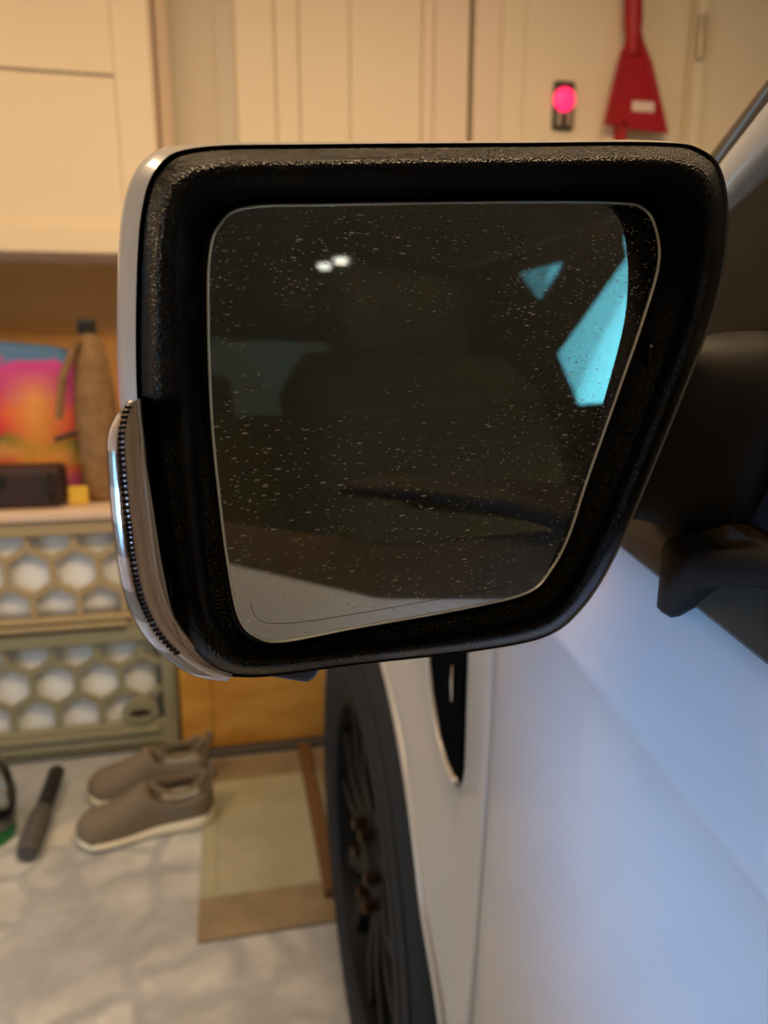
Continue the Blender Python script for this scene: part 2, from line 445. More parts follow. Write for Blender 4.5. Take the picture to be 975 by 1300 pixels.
# ceiling lamps
LL = ['long ceiling lamp nearest the cream cabinets', 'ceiling lamp on the left side of the garage', 'long ceiling lamp above the truck door']
for i, (lx, ly, pw, sx, sy) in enumerate(LAMPS):
    t = thing('ceiling_lamp', LL[i], 'lamp', (lx, ly, 2.6), 'garage ceiling lamps')
    box('lamp_housing', lx - sx / 2 - 0.03, lx + sx / 2 + 0.03, ly - sy / 2 - 0.03, ly + sy / 2 + 0.03, 2.64, 2.7, 'lamp_body', t, 0.01)
    box('diffuser', lx - sx / 2, lx + sx / 2, ly - sy / 2, ly + sy / 2, 2.6, 2.64, 'lamp_glow', t, 0.01)

# ================================================================== CABINETS ON THE FRONT WALL
def shaker(parent, x0, x1, yf, z0, z1, m, sw=0.07, planks=None):
    d = box('door', x0, x1, yf, yf + 0.012, z0, z1, m, parent, 0.002)
    for a, b in ((x0, x0 + sw), (x1 - sw, x1)): box('stile', a, b, yf - 0.014, yf, z0, z1, m, d, 0.003)
    for a, b in ((z0, z0 + sw), (z1 - sw, z1)): box('rail', x0 + sw, x1 - sw, yf - 0.014, yf, a, b, m, d, 0.003)
    return d
# wall cabinet, left
yc = 2.28
xr = onY(198, 150, yc).x
zb = onY(80, 321, yc).z
wc = thing('wall_cabinet', 'cream wall cabinet hanging over the tan board, at the left', 'cabinet', ((xr - 0.5), 2.45, zb))
box('cabinet_body', xr - 1.3, xr, yc + 0.016, YF - 0.002, zb, 2.62, 'cream_pink', wc, 0.003)
zr = onY(80, 92, yc).z
d = box('door', xr - 0.62, xr - 0.004, yc, yc + 0.014, zb, 2.6, 'cream', wc, 0.002)
xs = onY(150, 150, yc).x
box('stile', xs, xr - 0.004, yc - 0.014, yc, zb, 2.6, 'cream', d, 0.003)
box('stile', xr - 0.62, xr - 0.55, yc - 0.014, yc, zb, 2.6, 'cream', d, 0.003)
box('rail', xr - 0.55, xs, yc - 0.014, yc, zb, zb + 0.07, 'cream', d, 0.003)
box('rail', xr - 0.55, xs, yc - 0.014, yc, zr, onY(80, 50, yc).z, 'cream', d, 0.003)
box('rail', xr - 0.55, xs, yc - 0.014, yc, 2.53, 2.6, 'cream', d, 0.003)
box('door', xr - 1.29, xr - 0.626, yc, yc + 0.014, zb, 2.6, 'cream', wc, 0.002)

yt = 2.40
def px(x): return onY(x, 120, yt).x
tc1 = thing('tall_cabinet', 'tall cream cabinet with vertical boards, between the wall cabinet and the glowing red button', 'cabinet', ((px(200) + px(596)) / 2, 2.5, 0))
box('cabinet_body', px(199), px(595), yt + 0.016, YF - 0.002, 0.0, 2.62, 'cream', tc1, 0.003)
d = box('door', px(201), px(594), yt, yt + 0.014, 0.08, 2.6, 'cream', tc1, 0.002)
for a, b, m, pr in ((202, 217, 'cream_pink', 0.02), (219, 273, 'grey_stile', 0.004), (275, 299, 'grey_stile', 0.006), (301, 349, 'cream', 0.008), (351, 379, 'cream', 0.012), (381, 443, 'cream', 0.008), (445, 533, 'cream', 0.009), (535, 549, 'cream_pink', 0.014), (550, 593, 'cream_pink', 0.011)):
    box('plank', px(a), px(b), yt - pr, yt, 0.08, 2.6, m, d, 0.003)
tc2 = thing('tall_cabinet', 'tall cream cabinet carrying the glowing red button and the red shovel', 'cabinet', ((px(600) + px(870)) / 2, 2.5, 0))
box('cabinet_body', px(600), px(871), yt + 0.016, YF - 0.002, 0.0, 2.62, 'cream', tc2, 0.003)
d = box('door', px(600.6), px(869), yt, yt + 0.014, 0.08, 2.6, 'cream', tc2, 0.002)
for a, b, m, pr in ((601, 633, 'cream_pink', 0.008), (635, 663, 'cream', 0.006), (665, 862, 'cream', 0.005)):
    box('plank', px(a), px(b), yt - pr, yt, 0.08, 2.6, m, d, 0.003)
tc3 = thing('tall_cabinet', 'plain cream cabinet right of the hinge, behind the windscreen pillar', 'cabinet', (px(980), 2.5, 0))
box('cabinet_body', px(874.5), px(876) + 0.9, yt + 0.016, YF - 0.002, 0.0, 2.62, 'cream', tc3, 0.003)
d = box('door', px(877.5), px(876) + 0.89, yt, yt + 0.014, 0.08, 2.6, 'cream', tc3, 0.002)
hz = [onY(880, y, yt).z for y in (78, 22)]
hb = lathe_data([(0.001, 0), (0.012, 0.0), (0.012, hz[1] - hz[0]), (0.001, hz[1] - hz[0])], 12, 'z', (px(879), yt - 0.022, hz[0]))
ob('hinge', *hb, 'hinge_metal', tc3, True, (split(40),))
box('stile', px(878), px(890), yt - 0.014, yt, 0.08, 2.6, 'cream', d, 0.003)

# red lit control button
yk = yt - 0.005
a, b_ = onY(699, 165, yk), onY(728, 106, yk)
kp = thing('wall_control', 'black wall plate with a round glowing red button', 'button', ((a.x + b_.x) / 2, yk, a.z))
box('plate', a.x, b_.x, yk - 0.018, yk, a.z, b_.z, 'plate_black', kp, 0.006)
c = onY(713, 129, yk)
v, f = lathe_data([(0.001, -0.034), (0.026, -0.034), (0.034, -0.028), (0.036, -0.017), (0.001, -0.017)], 28, 'y', (c.x, yk, c.z))
ob('glow_button', v, f, 'red_button', kp, True, (split(50),))
for x in (707, 719):
    c = onY(x, 153, yk); box('mark', c.x - 0.008, c.x + 0.008, yk - 0.020, yk - 0.017, c.z - 0.02, c.z + 0.02, 'print_grey', kp, 0.002)

# red shovel hanging on the cabinet door
ys = yt - 0.045
pts = [(795, 0), (797, 40), (790, 62), (781, 100), (767, 158), (806, 166), (847, 171), (838, 130), (826, 80), (816, 55), (813, 40), (813, 0)]
rs = thing('red_shovel', 'red plastic hand shovel hanging blade down beside the red button', 'shovel', (onY(806, 165, ys).x, ys, onY(806, 165, ys).z))
blade = [onY(x, y, ys) for x, y in ((797, 40), (790, 62), (781, 100), (767, 158), (806, 166), (847, 171), (838, 130), (826, 80), (816, 55), (812, 40))]
v, f = prism_data(blade, (0, -0.012, 0))
ob('blade', v, f, 'red_plastic', rs, False, (bevel(0.004),))
for e0, e1 in (((768, 158), (790, 64)), ((846, 170), (817, 58))):
    p, q = onY(*e0, ys - 0.016), onY(*e1, ys - 0.016)
    tube('rib', [p, q], 0.006, 'red_plastic', rs)
p, q = onY(804, 70, ys - 0.012), onY(804, -140, ys - 0.012)
tube('handle', [p, p + (q - p) * 0.2, q], [0.014, 0.028, 0.026], 'red_plastic', rs, 14)
g = onY(804, -140, ys - 0.012)
tube('grip', [g + Vector((-0.07, 0, 0.02)), g + Vector((-0.03, 0, 0)), g + Vector((0.03, 0, 0)), g + Vector((0.07, 0, 0.02))], 0.022, 'red_plastic', rs, 12)
p, q = onY(803, 128, ys - 0.013), onY(830, 143, ys - 0.013)
box('sticker', p.x, q.x, ys - 0.0145, ys - 0.012, q.z, p.z, 'white_print', rs, 0.001)
p = onY(790, 163, ys)
box('hook', p.x - 0.010, p.x + 0.010, ys - 0.012, yt - 0.0085, p.z - 0.08, p.z + 0.02, 'red_plastic', rs, 0.003)

# ================================================================== CRATES
def hex_panel(x0, x1, z0, z1, y, R, w, d, ox=0, oz=0):
    """honeycomb bars clipped to a rectangle"""
    b = Bag(); seen = set(); dx = math.sqrt(3) * R
    def clip(p, q):
        t0, t1 = 0.0, 1.0
        for (s, e, lo, hi) in ((p[0], q[0], x0, x1), (p[1], q[1], z0, z1)):
            dd = e - s
            if abs(dd) < 1e-9:
                if s < lo or s > hi: return None
                continue
            ta, tb_ = (lo - s) / dd, (hi - s) / dd
            if ta > tb_: ta, tb_ = tb_, ta
            t0, t1 = max(t0, ta), min(t1, tb_)
        if t1 - t0 < 0.02: return None
        L_ = lambda t: (p[0] + (q[0] - p[0]) * t, p[1] + (q[1] - p[1]) * t)
        return L_(t0), L_(t1)
    for r in range(-2, int((z1 - z0) / (1.5 * R)) + 4):
        for c in range(-2, int((x1 - x0) / dx) + 4):
            cx = x0 + ox + c * dx + (dx / 2 if r % 2 else 0); cz = z0 + oz + r * 1.5 * R
            vs = [(cx + R * math.sin(k * PI / 3), cz + R * math.cos(k * PI / 3)) for k in range(6)]
            for k in range(6):
                p, q = vs[k], vs[(k + 1) % 6]
                key = (round((p[0] + q[0]) * 500), round((p[1] + q[1]) * 500))
                if key in seen: continue
                seen.add(key)
                cl = clip(p, q)
                if not cl: continue
                p, q = cl
                tx, tz = q[0] - p[0], q[1] - p[1]; l = math.hypot(tx, tz)
                if l < 1e-5: continue
                nx, nz = -tz / l * w / 2, tx / l * w / 2
                ex, ez = tx / l * w * 0.289, tz / l * w * 0.289
                poly = [(p[0], y, p[1]), (p[0] + ex + nx, y, p[1] + ez + nz), (q[0] - ex + nx, y, q[1] - ez + nz), (q[0], y, q[1]), (q[0] - ex - nx, y, q[1] - ez - nz), (p[0] + ex - nx, y, p[1] + ez - nz)]
                b.add(*prism_data(poly, (0, d, 0)))
    return b
YC0 = 2.20
def crate(x0, x1, z0, z1, label, m, foot, ox, oz, tagged):
    t = thing('storage_crate', label, 'crate', ((x0 + x1) / 2, YC0 + 0.2, z0), 'stacked hexagon crates')
    y0, y1 = YC0, YC0 + 0.36
    fr = 0.045
    hp = hex_panel(x0 + fr, x1 - fr, z0 + foot, z1 - 0.045, y0 + 0.012, 0.073, 0.020, 0.012, ox, oz)
    ob('hexagon_lattice', hp.v, hp.f, m, t, False)
    box('bottom_rail', x0, x1, y0, y0 + 0.03, z0 + 0.012, z0 + foot, m, t, 0.006)
    box('rail_lip', x0 + 0.01, x1 - 0.06, y0 - 0.012, y0 + 0.001, z0 + foot - 0.035, z0 + foot - 0.018, m, t, 0.004)
    box('top_rail', x0, x1, y0, y0 + 0.03, z1 - 0.045, z1, m, t, 0.006)
    box('corner_post', x1 - fr, x1, y0 - 0.006, y0 + 0.04, z0 + 0.01, z1 - 0.002, m, t, 0.008)
    box('corner_post', x0, x0 + fr, y0 - 0.006, y0 + 0.04, z0 + 0.01, z1 - 0.002, m, t, 0.008)
    box('side_wall', x1 - 0.02, x1, y0 + 0.03, y1, z0 + 0.01, z1, m, t, 0.004)
    box('side_wall', x0, x0 + 0.02, y0 + 0.03, y1, z0 + 0.01, z1, m, t, 0.004)
    box('back_wall', x0, x1, y1 - 0.02, y1, z0 + 0.01, z1, m, t, 0.004)
    box('crate_floor', x0, x1, y0, y1, z0 + 0.02, z0 + 0.035, m, t, 0.003)
    for x in (x0 + 0.01, x1 - 0.07): box('crate_foot', x, x + 0.06, y0 + 0.002, y0 + 0.06, z0, z0 + 0.02, m, t, 0.004)
    if tagged:
        c = onY(178, 903, y0); c2 = onY(203, 903, y0)
        v, f = lathe_data([(0.001, -0.006), (1, -0.006), (1, 0.012), (0.001, 0.012)], 24, 'y', (0, 0, 0))
        v = [Vector((c.x + p[0] * 0.055, y0 + p[1], c.z + p[2] * 0.036)) for p in map(Vector, v)]
        o = ob('oval_badge', v, f, 'crate_green', t, True, (split(40),))
        v = [Vector((c.x + (p[0] - c.x) * 0.6, y0 - 0.007 + (p[1] - y0) * 0.1, c.z - 0.002 + (p[2] - c.z) * 0.3)) for p in v]
        ob('badge_mark', v, f, 'plate_black', o, True, (split(40),))
    # white bag inside
    bx = [x0 + 0.05, x1 - 0.05]; by = [y0 + 0.034, y1 - 0.04]; bz = [z0 + 0.037, z1 - 0.03]
    loops = []
    for k in range(9):
        tt = k / 8; z = bz[0] + (bz[1] - bz[0]) * tt; s = 1 - 0.04 * abs(2 * tt - 1) ** 6
        l = []
        for j in range(48):
            a = 2 * PI * j / 48; ca, sa = math.cos(a), math.sin(a)
            q = (abs(ca) ** 16 + abs(sa) ** 16) ** (-1 / 16)
            w = 0.985 + 0.008 * math.sin(7 * a + k) + 0.003 * random.random()
            l.append(((bx[0] + bx[1]) / 2 + (bx[1] - bx[0]) / 2 * ca * q * s * w, (by[0] + by[1]) / 2 + (by[1] - by[0]) / 2 * sa * q * s * w * 0.98, z))
        loops.append(l)
    o = ob('white_bag', *loft(loops, True, True, True), 'white_cloth', None, True)
    return t, o
xcr = onZ(231, 948, 0).x
zt1 = onY(100, 803, YC0).z
zt2 = onY(60, 662, YC0).z
t, o = crate(xcr - 0.98, xcr, 0.0, zt1, 'lower sage green crate with hexagon openings and an oval badge', 'crate_green', 0.105, 0.01, 0.035, True)
tag(o, 'white bag filling the lower hexagon crate', 'bag', 'white bags in the crates')
t, o = crate(xcr - 1.06, xcr - 0.07, zt1 + 0.002, zt2, 'upper tan green crate with hexagon openings under the pale board', 'crate_tan', 0.045, 0.055, 0.03, False)
tag(o, 'white bag filling the upper hexagon crate', 'bag', 'white bags in the crates')
zl = zt2 + 0.001
bd = box('board_top', xcr - 1.08, xcr - 0.05, YC0 - 0.012, YC0 + 0.36, zl, zl + 0.03, 'board_top', None, 0.006)
tag(bd, 'pale pinkish board lying on top of the upper crate', 'board')
zl += 0.031

# black case, printed cushion, brown bag on the board
yq = YC0 + 0.03
p, q = onY(0, 638, yq), onY(74, 578, yq)
bc = thing('black_case', 'dark black case on the pale board below the printed cushion', 'case', (q.x - 0.1, yq + 0.06, zl))
v, f = box_data(q.x - 0.34, q.x, yq, yq + 0.11, zl, zl + (q.z - p.z) * 0.92)
ob('case_body', v, f, 'case_black', bc, False, (bevel(0.02, 3),))
tube('carry_handle', [(q.x - 0.028, yq - 0.002, zl + 0.10), (q.x - 0.03, yq - 0.03, zl + 0.095), (q.x - 0.035, yq - 0.035, zl + 0.05), (q.x - 0.03, yq - 0.002, zl + 0.03)], 0.007, 'pole_black', bc)
box('latch', q.x - 0.19, q.x - 0.15, yq - 0.006, yq + 0.002, zl + 0.06, zl + 0.10, 'pole_black', bc, 0.002)

yq2 = YC0 + 0.24
p, q = onY(-60, 610, yq2), onY(112, 440, yq2)
loops = []
W2, H2 = (q.x - p.x + 0.12), (onY(60, 432, yq2).z - zl)
cxp = q.x - W2 / 2
for k, (s, dy) in enumerate(((0.90, -0.055), (0.965, -0.045), (0.995, -0.02), (1.0, 0.0), (0.995, 0.02), (0.965, 0.045), (0.90, 0.055))):
    l = []
    for j in range(48):
        a = 2 * PI * j / 48; ca, sa = math.cos(a), math.sin(a)
        qn = (abs(ca) ** 7 + abs(sa) ** 7) ** (-1 / 7)
        zz = H2 / 2 * sa * qn * s
        l.append((cxp + W2 / 2 * ca * qn * s, yq2 + dy * (1 + 0.2 * math.cos(3 * a)), zl + H2 / 2 + zz - 0.09 * (ca * qn * W2 / 2) * (sa > 0)))
    loops.append(l)
pc = ob('printed_cushion', *loft(loops, True, True, True), 'printed_bands', None, True)
tag(pc, 'cushion printed with blue, magenta and orange bands, standing on the pale board', 'cushion')

yq3 = YC0 + 0.13
cb = onY(124, 600, yq3); zt = onY(126, 418, yq3).z
bb = thing('brown_bag', 'brown upright bag with a black clip beside the printed cushion', 'bag', (cb.x, yq3, zl))
Hb = zt - zl
prof = [(0.052, 0.0), (0.060, 0.05), (0.058, 0.25), (0.062, 0.45), (0.055, 0.65), (0.048, 0.8), (0.040, 0.9), (0.024, 0.96), (0.014, 1.0)]
loops = []
for r, h in prof:
    loops.append([(cb.x + 0.01 + r * math.cos(2 * PI * j / 28) * (1 + 0.06 * math.sin(5 * 2 * PI * j / 28 + 4 * h)), yq3 + 0.7 * r * math.sin(2 * PI * j / 28), zl + h * Hb) for j in range(28)])
bgo = ob('bag_body', *loft(loops, True, True, True), 'brown_bag', bb, True)
box('clip', cb.x - 0.022, cb.x + 0.03, yq3 - 0.016, yq3 + 0.016, zl + Hb * 0.97, zl + Hb * 1.06, 'pole_black', bb, 0.008)
tube('strap', [(cb.x - 0.02, yq3 - 0.03, zl + Hb * 0.93), (cb.x - 0.062, yq3 - 0.045, zl + Hb * 0.75), (cb.x - 0.085, yq3 - 0.05, zl + Hb * 0.5)], 0.011, 'brown_bag', bb)
tube('strap', [(cb.x - 0.04, yq3 - 0.045, zl + Hb * 0.42), (cb.x - 0.10, yq3 - 0.055, zl + Hb * 0.38)], 0.008, 'plate_black', bb)
box('yellow_patch', cb.x - 0.075, cb.x - 0.02, yq3 - 0.075, yq3 - 0.055, zl, zl + 0.055, 'yellow_tag', bb, 0.006)

# ================================================================== BOX, MAT, PLANK, SHOES, POLE
a, b_ = onZ(236, 953, 0.022), onZ(404, 938, 0.022)
ct = thing('cardboard_box', 'yellow brown cardboard box between the crates and the front tyre', 'box', ((a.x + b_.x) / 2, a.y + 0.16, 0.02))
x0, x1, y0 = a.x, b_.x + 0.12, a.y
box('box_body', x0, x1, y0, y0 + 0.17, 0.022, 0.36, 'cardboard', ct, 0.004)
box('flap', x0 - 0.006, x0 + (x1 - x0) * 0.16, y0 - 0.006, y0 - 0.001, 0.03, 0.355, 'cardboard', ct, 0.001)
box('flap', x0 + 0.005, x1 - 0.005, y0 - 0.004, y0 + 0.08, 0.361, 0.366, 'cardboard', ct, 0.001)
pb = box('grey_pallet_board', x0 - 0.02, x1 + 0.2, y0 - 0.03, y0 + 0.185, 0.0, 0.02, 'rubber_grey', None, 0.004)
tag(pb, 'thin dark grey board under the cardboard box', 'board')

A, B, C, D = onZ(262, 1194, 0.012), onZ(408, 1166, 0.012), onZ(390, 962, 0.012), onZ(236, 985, 0.012)
x0, x1, y0, y1 = A.x - 0.02, 0.30, (A.y + B.y) / 2, y0 - 0.045
fm = thing('floor_mat', 'beige floor mat with a darker border beside the front tyre', 'mat', ((x0 + x1) / 2, (y0 + y1) / 2, 0))
bw = 0.125
box('mat_field', x0 + 0.04, x1 - 0.08, y0 + bw, y1 - bw, 0.0, 0.010, 'mat_centre', fm, 0.003)
box('mat_border', x0, x1, y0, y0 + bw, 0.0, 0.009, 'mat_border', fm, 0.003)
box('mat_border', x0, x1, y1 - bw, y1, 0.0, 0.009, 'mat_border', fm, 0.003)
box('mat_border', x0, x0 + 0.04, y0 + bw, y1 - bw, 0.0, 0.009, 'mat_centre', fm, 0.003)
xp = onZ(397, 1050, 0.03).x
box('mat_border', x1 - 0.08, x1, y0 + bw, y1 - bw, 0.0, 0.009, 'mat_border', fm, 0.003)
pl = box('wooden_plank', xp, xp + 0.035, 1.45, y1 - 0.005, 0.0105, 0.035, 'plank_brown', None, 0.003)
tag(pl, 'narrow brown wooden plank lying on the mat next to the front tyre', 'plank')

def shoe(cx, cy, rot, label, L=0.315):
    M = Matrix.Translation((cx, cy, 0)) @ Matrix.Rotation(rot, 4, 'Z')
    t = thing('shoe', label, 'shoe', (cx, cy, 0), 'pair of brown shoes')
    def wid(s): return 0.060 * min(1, (max(s, 0) / 0.10 + 0.02) ** 0.5) * (1 - 0.22 * math.exp(-((s - 0.55) / 0.2) ** 2)) * min(1, ((1.005 - s) / 0.07) ** 0.5)
    S = [0, 0.02, 0.05, 0.1, 0.18, 0.28, 0.4, 0.5, 0.6, 0.7, 0.8, 0.9, 0.96, 0.99, 1.0]
    def soletop(s): return 0.030 + 0.022 * max(0, s - 0.40) / 0.6 + 0.010 * max(0, 0.12 - s) / 0.12
    loops = []
    for s in S:
        w = max(wid(s), 0.004) + 0.004; zt_ = soletop(s); z0_ = 0.001 + 0.012 * max(0, 0.15 - s) / 0.15
        sec = [(-w * 0.9, z0_), (-w, z0_ + 0.006), (-w * 1.02, zt_ * 0.7), (-w * 0.97, zt_), (w * 0.97, zt_), (w * 1.02, zt_ * 0.7), (w, z0_ + 0.006), (w * 0.9, z0_)]
        loops.append([M @ Vector(((s - 0.5) * L, y, z)) for y, z in sec])
    ob('sole', *loft(loops, True, True, True), 'shoe_sole', t, True, (subd(1),))
    def top(s):
        k = [(0, 0.055), (0.05, 0.072), (0.15, 0.086), (0.28, 0.096), (0.40, 0.116), (0.5, 0.138), (0.6, 0.126), (0.72, 0.112), (0.82, 0.116), (0.92, 0.134), (1.0, 0.138)]
        for (a0, b0), (a1, b1) in zip(k, k[1:]):
            if a0 <= s <= a1: return b0 + (b1 - b0) * (s - a0) / (a1 - a0)
        return k[-1][1]
    loops = []; n = 15
    for s in [0.004, 0.02, 0.05, 0.1, 0.18, 0.28, 0.36, 0.44, 0.5, 0.55, 0.6, 0.66, 0.72, 0.8, 0.88, 0.94, 0.98, 0.996]:
        w = max(wid(s), 0.008); z0_ = soletop(s) - 0.004; h = top(s) - z0_
        l = []
        for j in range(n):
            a = PI * j / (n - 1); yy = w * math.cos(a); zz = z0_ + h * math.sin(a) ** 0.75
            if s > 0.52:   # collar opening: the top folds inwards and down
                o_ = min(1, (s - 0.52) / 0.06) * (1 if s < 0.93 else max(0, (0.996 - s) / 0.066))
                u = abs(math.cos(a))
                if u < 0.72: zz = z0_ + h * (0.95 - 0.75 * o_ * (1 - u / 0.72) ** 0.35)
                yy = w * (0.80 + 0.2 * (1 - math.sin(a) ** 2)) * math.copysign(1, math.cos(a)) * min(1, u / 0.35 if u < 0.35 else 1) if o_ > 0.5 else yy
            l.append(M @ Vector(((s - 0.5) * L, yy, zz)))
        loops.append(l)
    v, f = loft(loops, False, True, True)
    up = ob('upper', v, f, 'shoe_upper', t, True)
    for k in range(4):
        s = 0.30 + 0.055 * k; z = top(s) + 0.002; w = wid(s) * 0.45
        tube('lace', [M @ Vector(((s - 0.5) * L, -w, z - 0.012)), M @ Vector(((s - 0.495) * L, 0, z + 0.003)), M @ Vector(((s - 0.5) * L, w, z - 0.012))], 0.0035, 'shoe_lace', t, 6)
    v, f = lathe_data([(0.001, 0), (1, 0), (0.9, 0.006), (0.001, 0.008)], 20, 'z')
    v = [M @ Vector(((0.76 - 0.5) * L + p[0] * 0.055, p[1] * 0.030, 0.078 + p[2])) for p in v]
    ob('insole', v, f, 'shoe_lining', t, True)
    ring = [M @ Vector(((0.755 - 0.5) * L + 0.068 * math.cos(a), 0.038 * math.sin(a), top(0.755 + 0.068 * math.cos(a) / L) - 0.004)) for a in [2 * PI * k / 24 for k in range(24)]]
    tube('collar', ring, 0.006, 'shoe_upper', t, 8, True)
    hx = [M @ Vector(((1.0 - 0.5) * L - 0.004, 0, 0.12)), M @ Vector(((1.0 - 0.5) * L + 0.004, 0, 0.145)), M @ Vector(((1.0 - 0.5) * L - 0.004, 0, 0.158))]
    tube('heel_tab', hx, [0.012, 0.010, 0.006], 'shoe_upper', t, 8)
    return t
s1 = onZ(186, 1050, 0.02)
shoe(s1.x, s1.y + 0.02, 0.16, 'brown shoe with cream sole standing nearer, toe pointing left', 0.345)
s2 = onZ(190, 1005, 0.02)
shoe(s2.x, s2.y + 0.04, 0.10, 'brown shoe half hidden behind the nearer shoe, by the lower crate', 0.335)

# black pole with grey rubber foot
p, q = onZ(34, 1088, 0.02), onZ(74, 985, 0.02)
pt = thing('black_pole', 'black pole with a grey rubber foot lying in front of the crates', 'pole', (p.x, p.y, 0))
dv = (q - p)
tube('pole_shaft', [p + dv * 0.42 + Vector((0, 0, 0.008)), p + dv * 0.97 + Vector((0, 0, 0.02))], 0.022, 'pole_black', pt, 16)
tube('rubber_foot', [p + Vector((0, 0, 0.008)), p + dv * 0.08 + Vector((0, 0, 0.01)), p + dv * 0.42 + Vector((0, 0, 0.012)), p + dv * 0.48 + Vector((0, 0, 0.01))], [0.022, 0.028, 0.028, 0.024], 'rubber_grey', pt, 16)

# clear plastic jug and green piece at the far left
p = onZ(4, 1075, 0)
jb = thing('clear_jug', 'clear plastic jug with a green base at the left edge of the floor', 'jug', (p.x - 0.05, p.y + 0.05, 0))
v, f = lathe_data([(0.05, 0.036), (0.074, 0.045), (0.08, 0.12), (0.066, 0.19), (0.036, 0.24), (0.03, 0.27)], 28, 'z', (p.x - 0.05, p.y + 0.05, 0))
ob('jug_body', v, f, 'clear_bag', jb, True)
v, f = lathe_data([(0.001, 0.0), (0.066, 0.0), (0.070, 0.01), (0.070, 0.035), (0.001, 0.036)], 28, 'z', (p.x - 0.05, p.y + 0.05, 0))
ob('green_base', v, f, 'green_plastic', jb, True, (split(40),))
v, f = lathe_data([(0.001, 0.27), (0.034, 0.27), (0.034, 0.30), (0.001, 0.302)], 20, 'z', (p.x - 0.05, p.y + 0.05, 0))
ob('cap', v, f, 'green_plastic', jb, True, (split(40),))

# ================================================================== PICKUP TRUCK
TR = thing('pickup_truck', 'silvery white pickup truck with a black door mirror, parked in the garage', 'truck', (1.205, -0.9, 0))
PROF = [(1.128, 0.229), (1.120, 0.2195), (1.10, 0.2135), (1.070, 0.2080), (1.056, 0.2060), (1.047, 0.2045), (1.040, 0.2055), (1.030, 0.2085), (1.00, 0.2150), (0.95, 0.2195), (0.85, 0.2190), (0.70, 0.2140), (0.55, 0.2090), (0.45, 0.2090), (0.38, 0.2170), (0.33, 0.2320)]
PROFC = catmull(PROF, 5, False)
XM = 1.205
def shift(y): return 0.14 * max(-0.25, min(0.25, y - 0.3))
def flank_cols(ys, extra=None):
    loops = []
    for y in ys:
        s = shift(y)
        loops.append([Vector((x, y, z + s * max(0, min(1, (z - 0.5) / 0.45)))) for z, x in PROFC])
    return loops
def flankX(y, z):
    zz = z
    s = shift(y)
    best = None
    for (za, xa), (zb_, xb) in zip(PROFC, PROFC[1:]):
        A_ = za + s * max(0, min(1, (za - 0.5) / 0.45)); B_ = zb_ + s * max(0, min(1, (zb_ - 0.5) / 0.45))
        if A_ >= zz >= B_: return xa + (xb - xa) * (A_ - zz) / max(1e-6, A_ - B_)
    return PROFC[0][1] if zz > 1 else PROFC[-1][1]
def mir(v): return [Vector((2 * XM - p[0], p[1], p[2])) for p in v]
def lin(a, b, n): return [a + (b - a) * i / n for i in range(n + 1)]

def panel(name, y0, y1, n, both=True):
    ys = lin(y0, y1, n)
    L_ = flank_cols(ys)
    # rolled edges of the panel
    e = 0.004
    first = [Vector((p.x + 0.012, p.y, p.z)) for p in L_[0]]; last = [Vector((p.x + 0.012, p.y, p.z)) for p in L_[-1]]
    sg = 1 if y1 > y0 else -1
    f1 = [Vector((p.x + 0.0012, p.y, p.z)) for p in L_[0]]; l1 = [Vector((p.x + 0.0012, p.y, p.z)) for p in L_[-1]]
    for p in L_[0]: p.y += sg * e
    for p in L_[-1]: p.y -= sg * e
    v, f = loft([first, f1] + L_ + [l1, last], False)
    o = ob(name, v, f, 'paint', TR, True)
    if both: ob(name, mir(v), f, 'paint', TR, True)
    return o
door = panel('front_door', 0.573, -0.62, 60)
panel('rear_door', -0.63, -1.55, 20)
panel('cab_corner', -1.558, -1.72, 4)
panel('bed_side', -1.74, -3.9, 30)

# front fender with wheel arch
AY, AZ, AR = 1.045, 0.40, 0.444
def fender_pts():
    cols = []
    ys = [0.580, 0.582, 0.586] + [AY - AR * math.cos(a) for a in lin(0.0, PI, 48)] + lin(AY + AR, 1.93, 10)[1:]
    for y in ys:
        s = shift(y)
        zmax = PROFC[0][0] + s
        zmin = 0.36 if abs(y - AY) >= AR - 1e-6 else max(0.36, AZ + math.sqrt(max(0, AR * AR - (y - AY) ** 2)))
        col = []
        n = 44
        for k in range(n + 1):
            t = k / n; t = 1 - (1 - t) ** 1.5
            z = zmax + (zmin - zmax) * t
            x = flankX(y, z) if True else 0
            d = math.hypot(y - AY, max(0, z - AZ)) - AR
            fs = max(0, min(1, (y - 0.585) / 0.10)); x -= 0.026 * math.exp(-(max(0, d) / 0.055) ** 2) * (0.25 + 0.75 * fs * fs * (3 - 2 * fs))
            x += 0.045 * max(0, (y - 1.5) / 0.45) ** 2
            if y < 0.584: x += 0.010 if y < 0.581 else 0.002
            col.append(Vector((x, y, z)))
        cols.append(col)
    return cols
FC = fender_pts()
v, f = loft(FC, False)
fen = ob('front_fender', v, f, 'paint', TR, True)
ob('front_fender', mir(v), f, 'paint', TR, True)
# rolled arch lip
lip = []
for a in lin(-0.02, PI + 0.02, 60):
    y, z = AY - AR * math.cos(a), AZ + AR * math.sin(a)
    fs = max(0, min(1, (y - 0.585) / 0.10)); lip.append(Vector((flankX(y, z) - 0.024 * (0.25 + 0.75 * fs * fs * (3 - 2 * fs)), y, z)))
lv, lf = tube_data(lip, 0.007, 8)
ob('arch_lip', lv, lf, 'paint', fen, True)
lp2 = [Vector((p.x - 0.0, AY + (p.y - AY) * 1.06, AZ + (p.z - AZ) * 1.06)) for p in lip]
# wheel well liner
loops = []
for x in (0.205, 0.62):
    loops.append([Vector((x, AY - (AR + 0.004) * math.cos(a), AZ - 0.12 + (AR + 0.12) * math.sin(a))) for a in lin(0, PI, 30)])
v, f = loft(loops, False)
f.append(tuple(range(31, 62)))
ob('wheel_well', v, f, 'liner', TR, True)

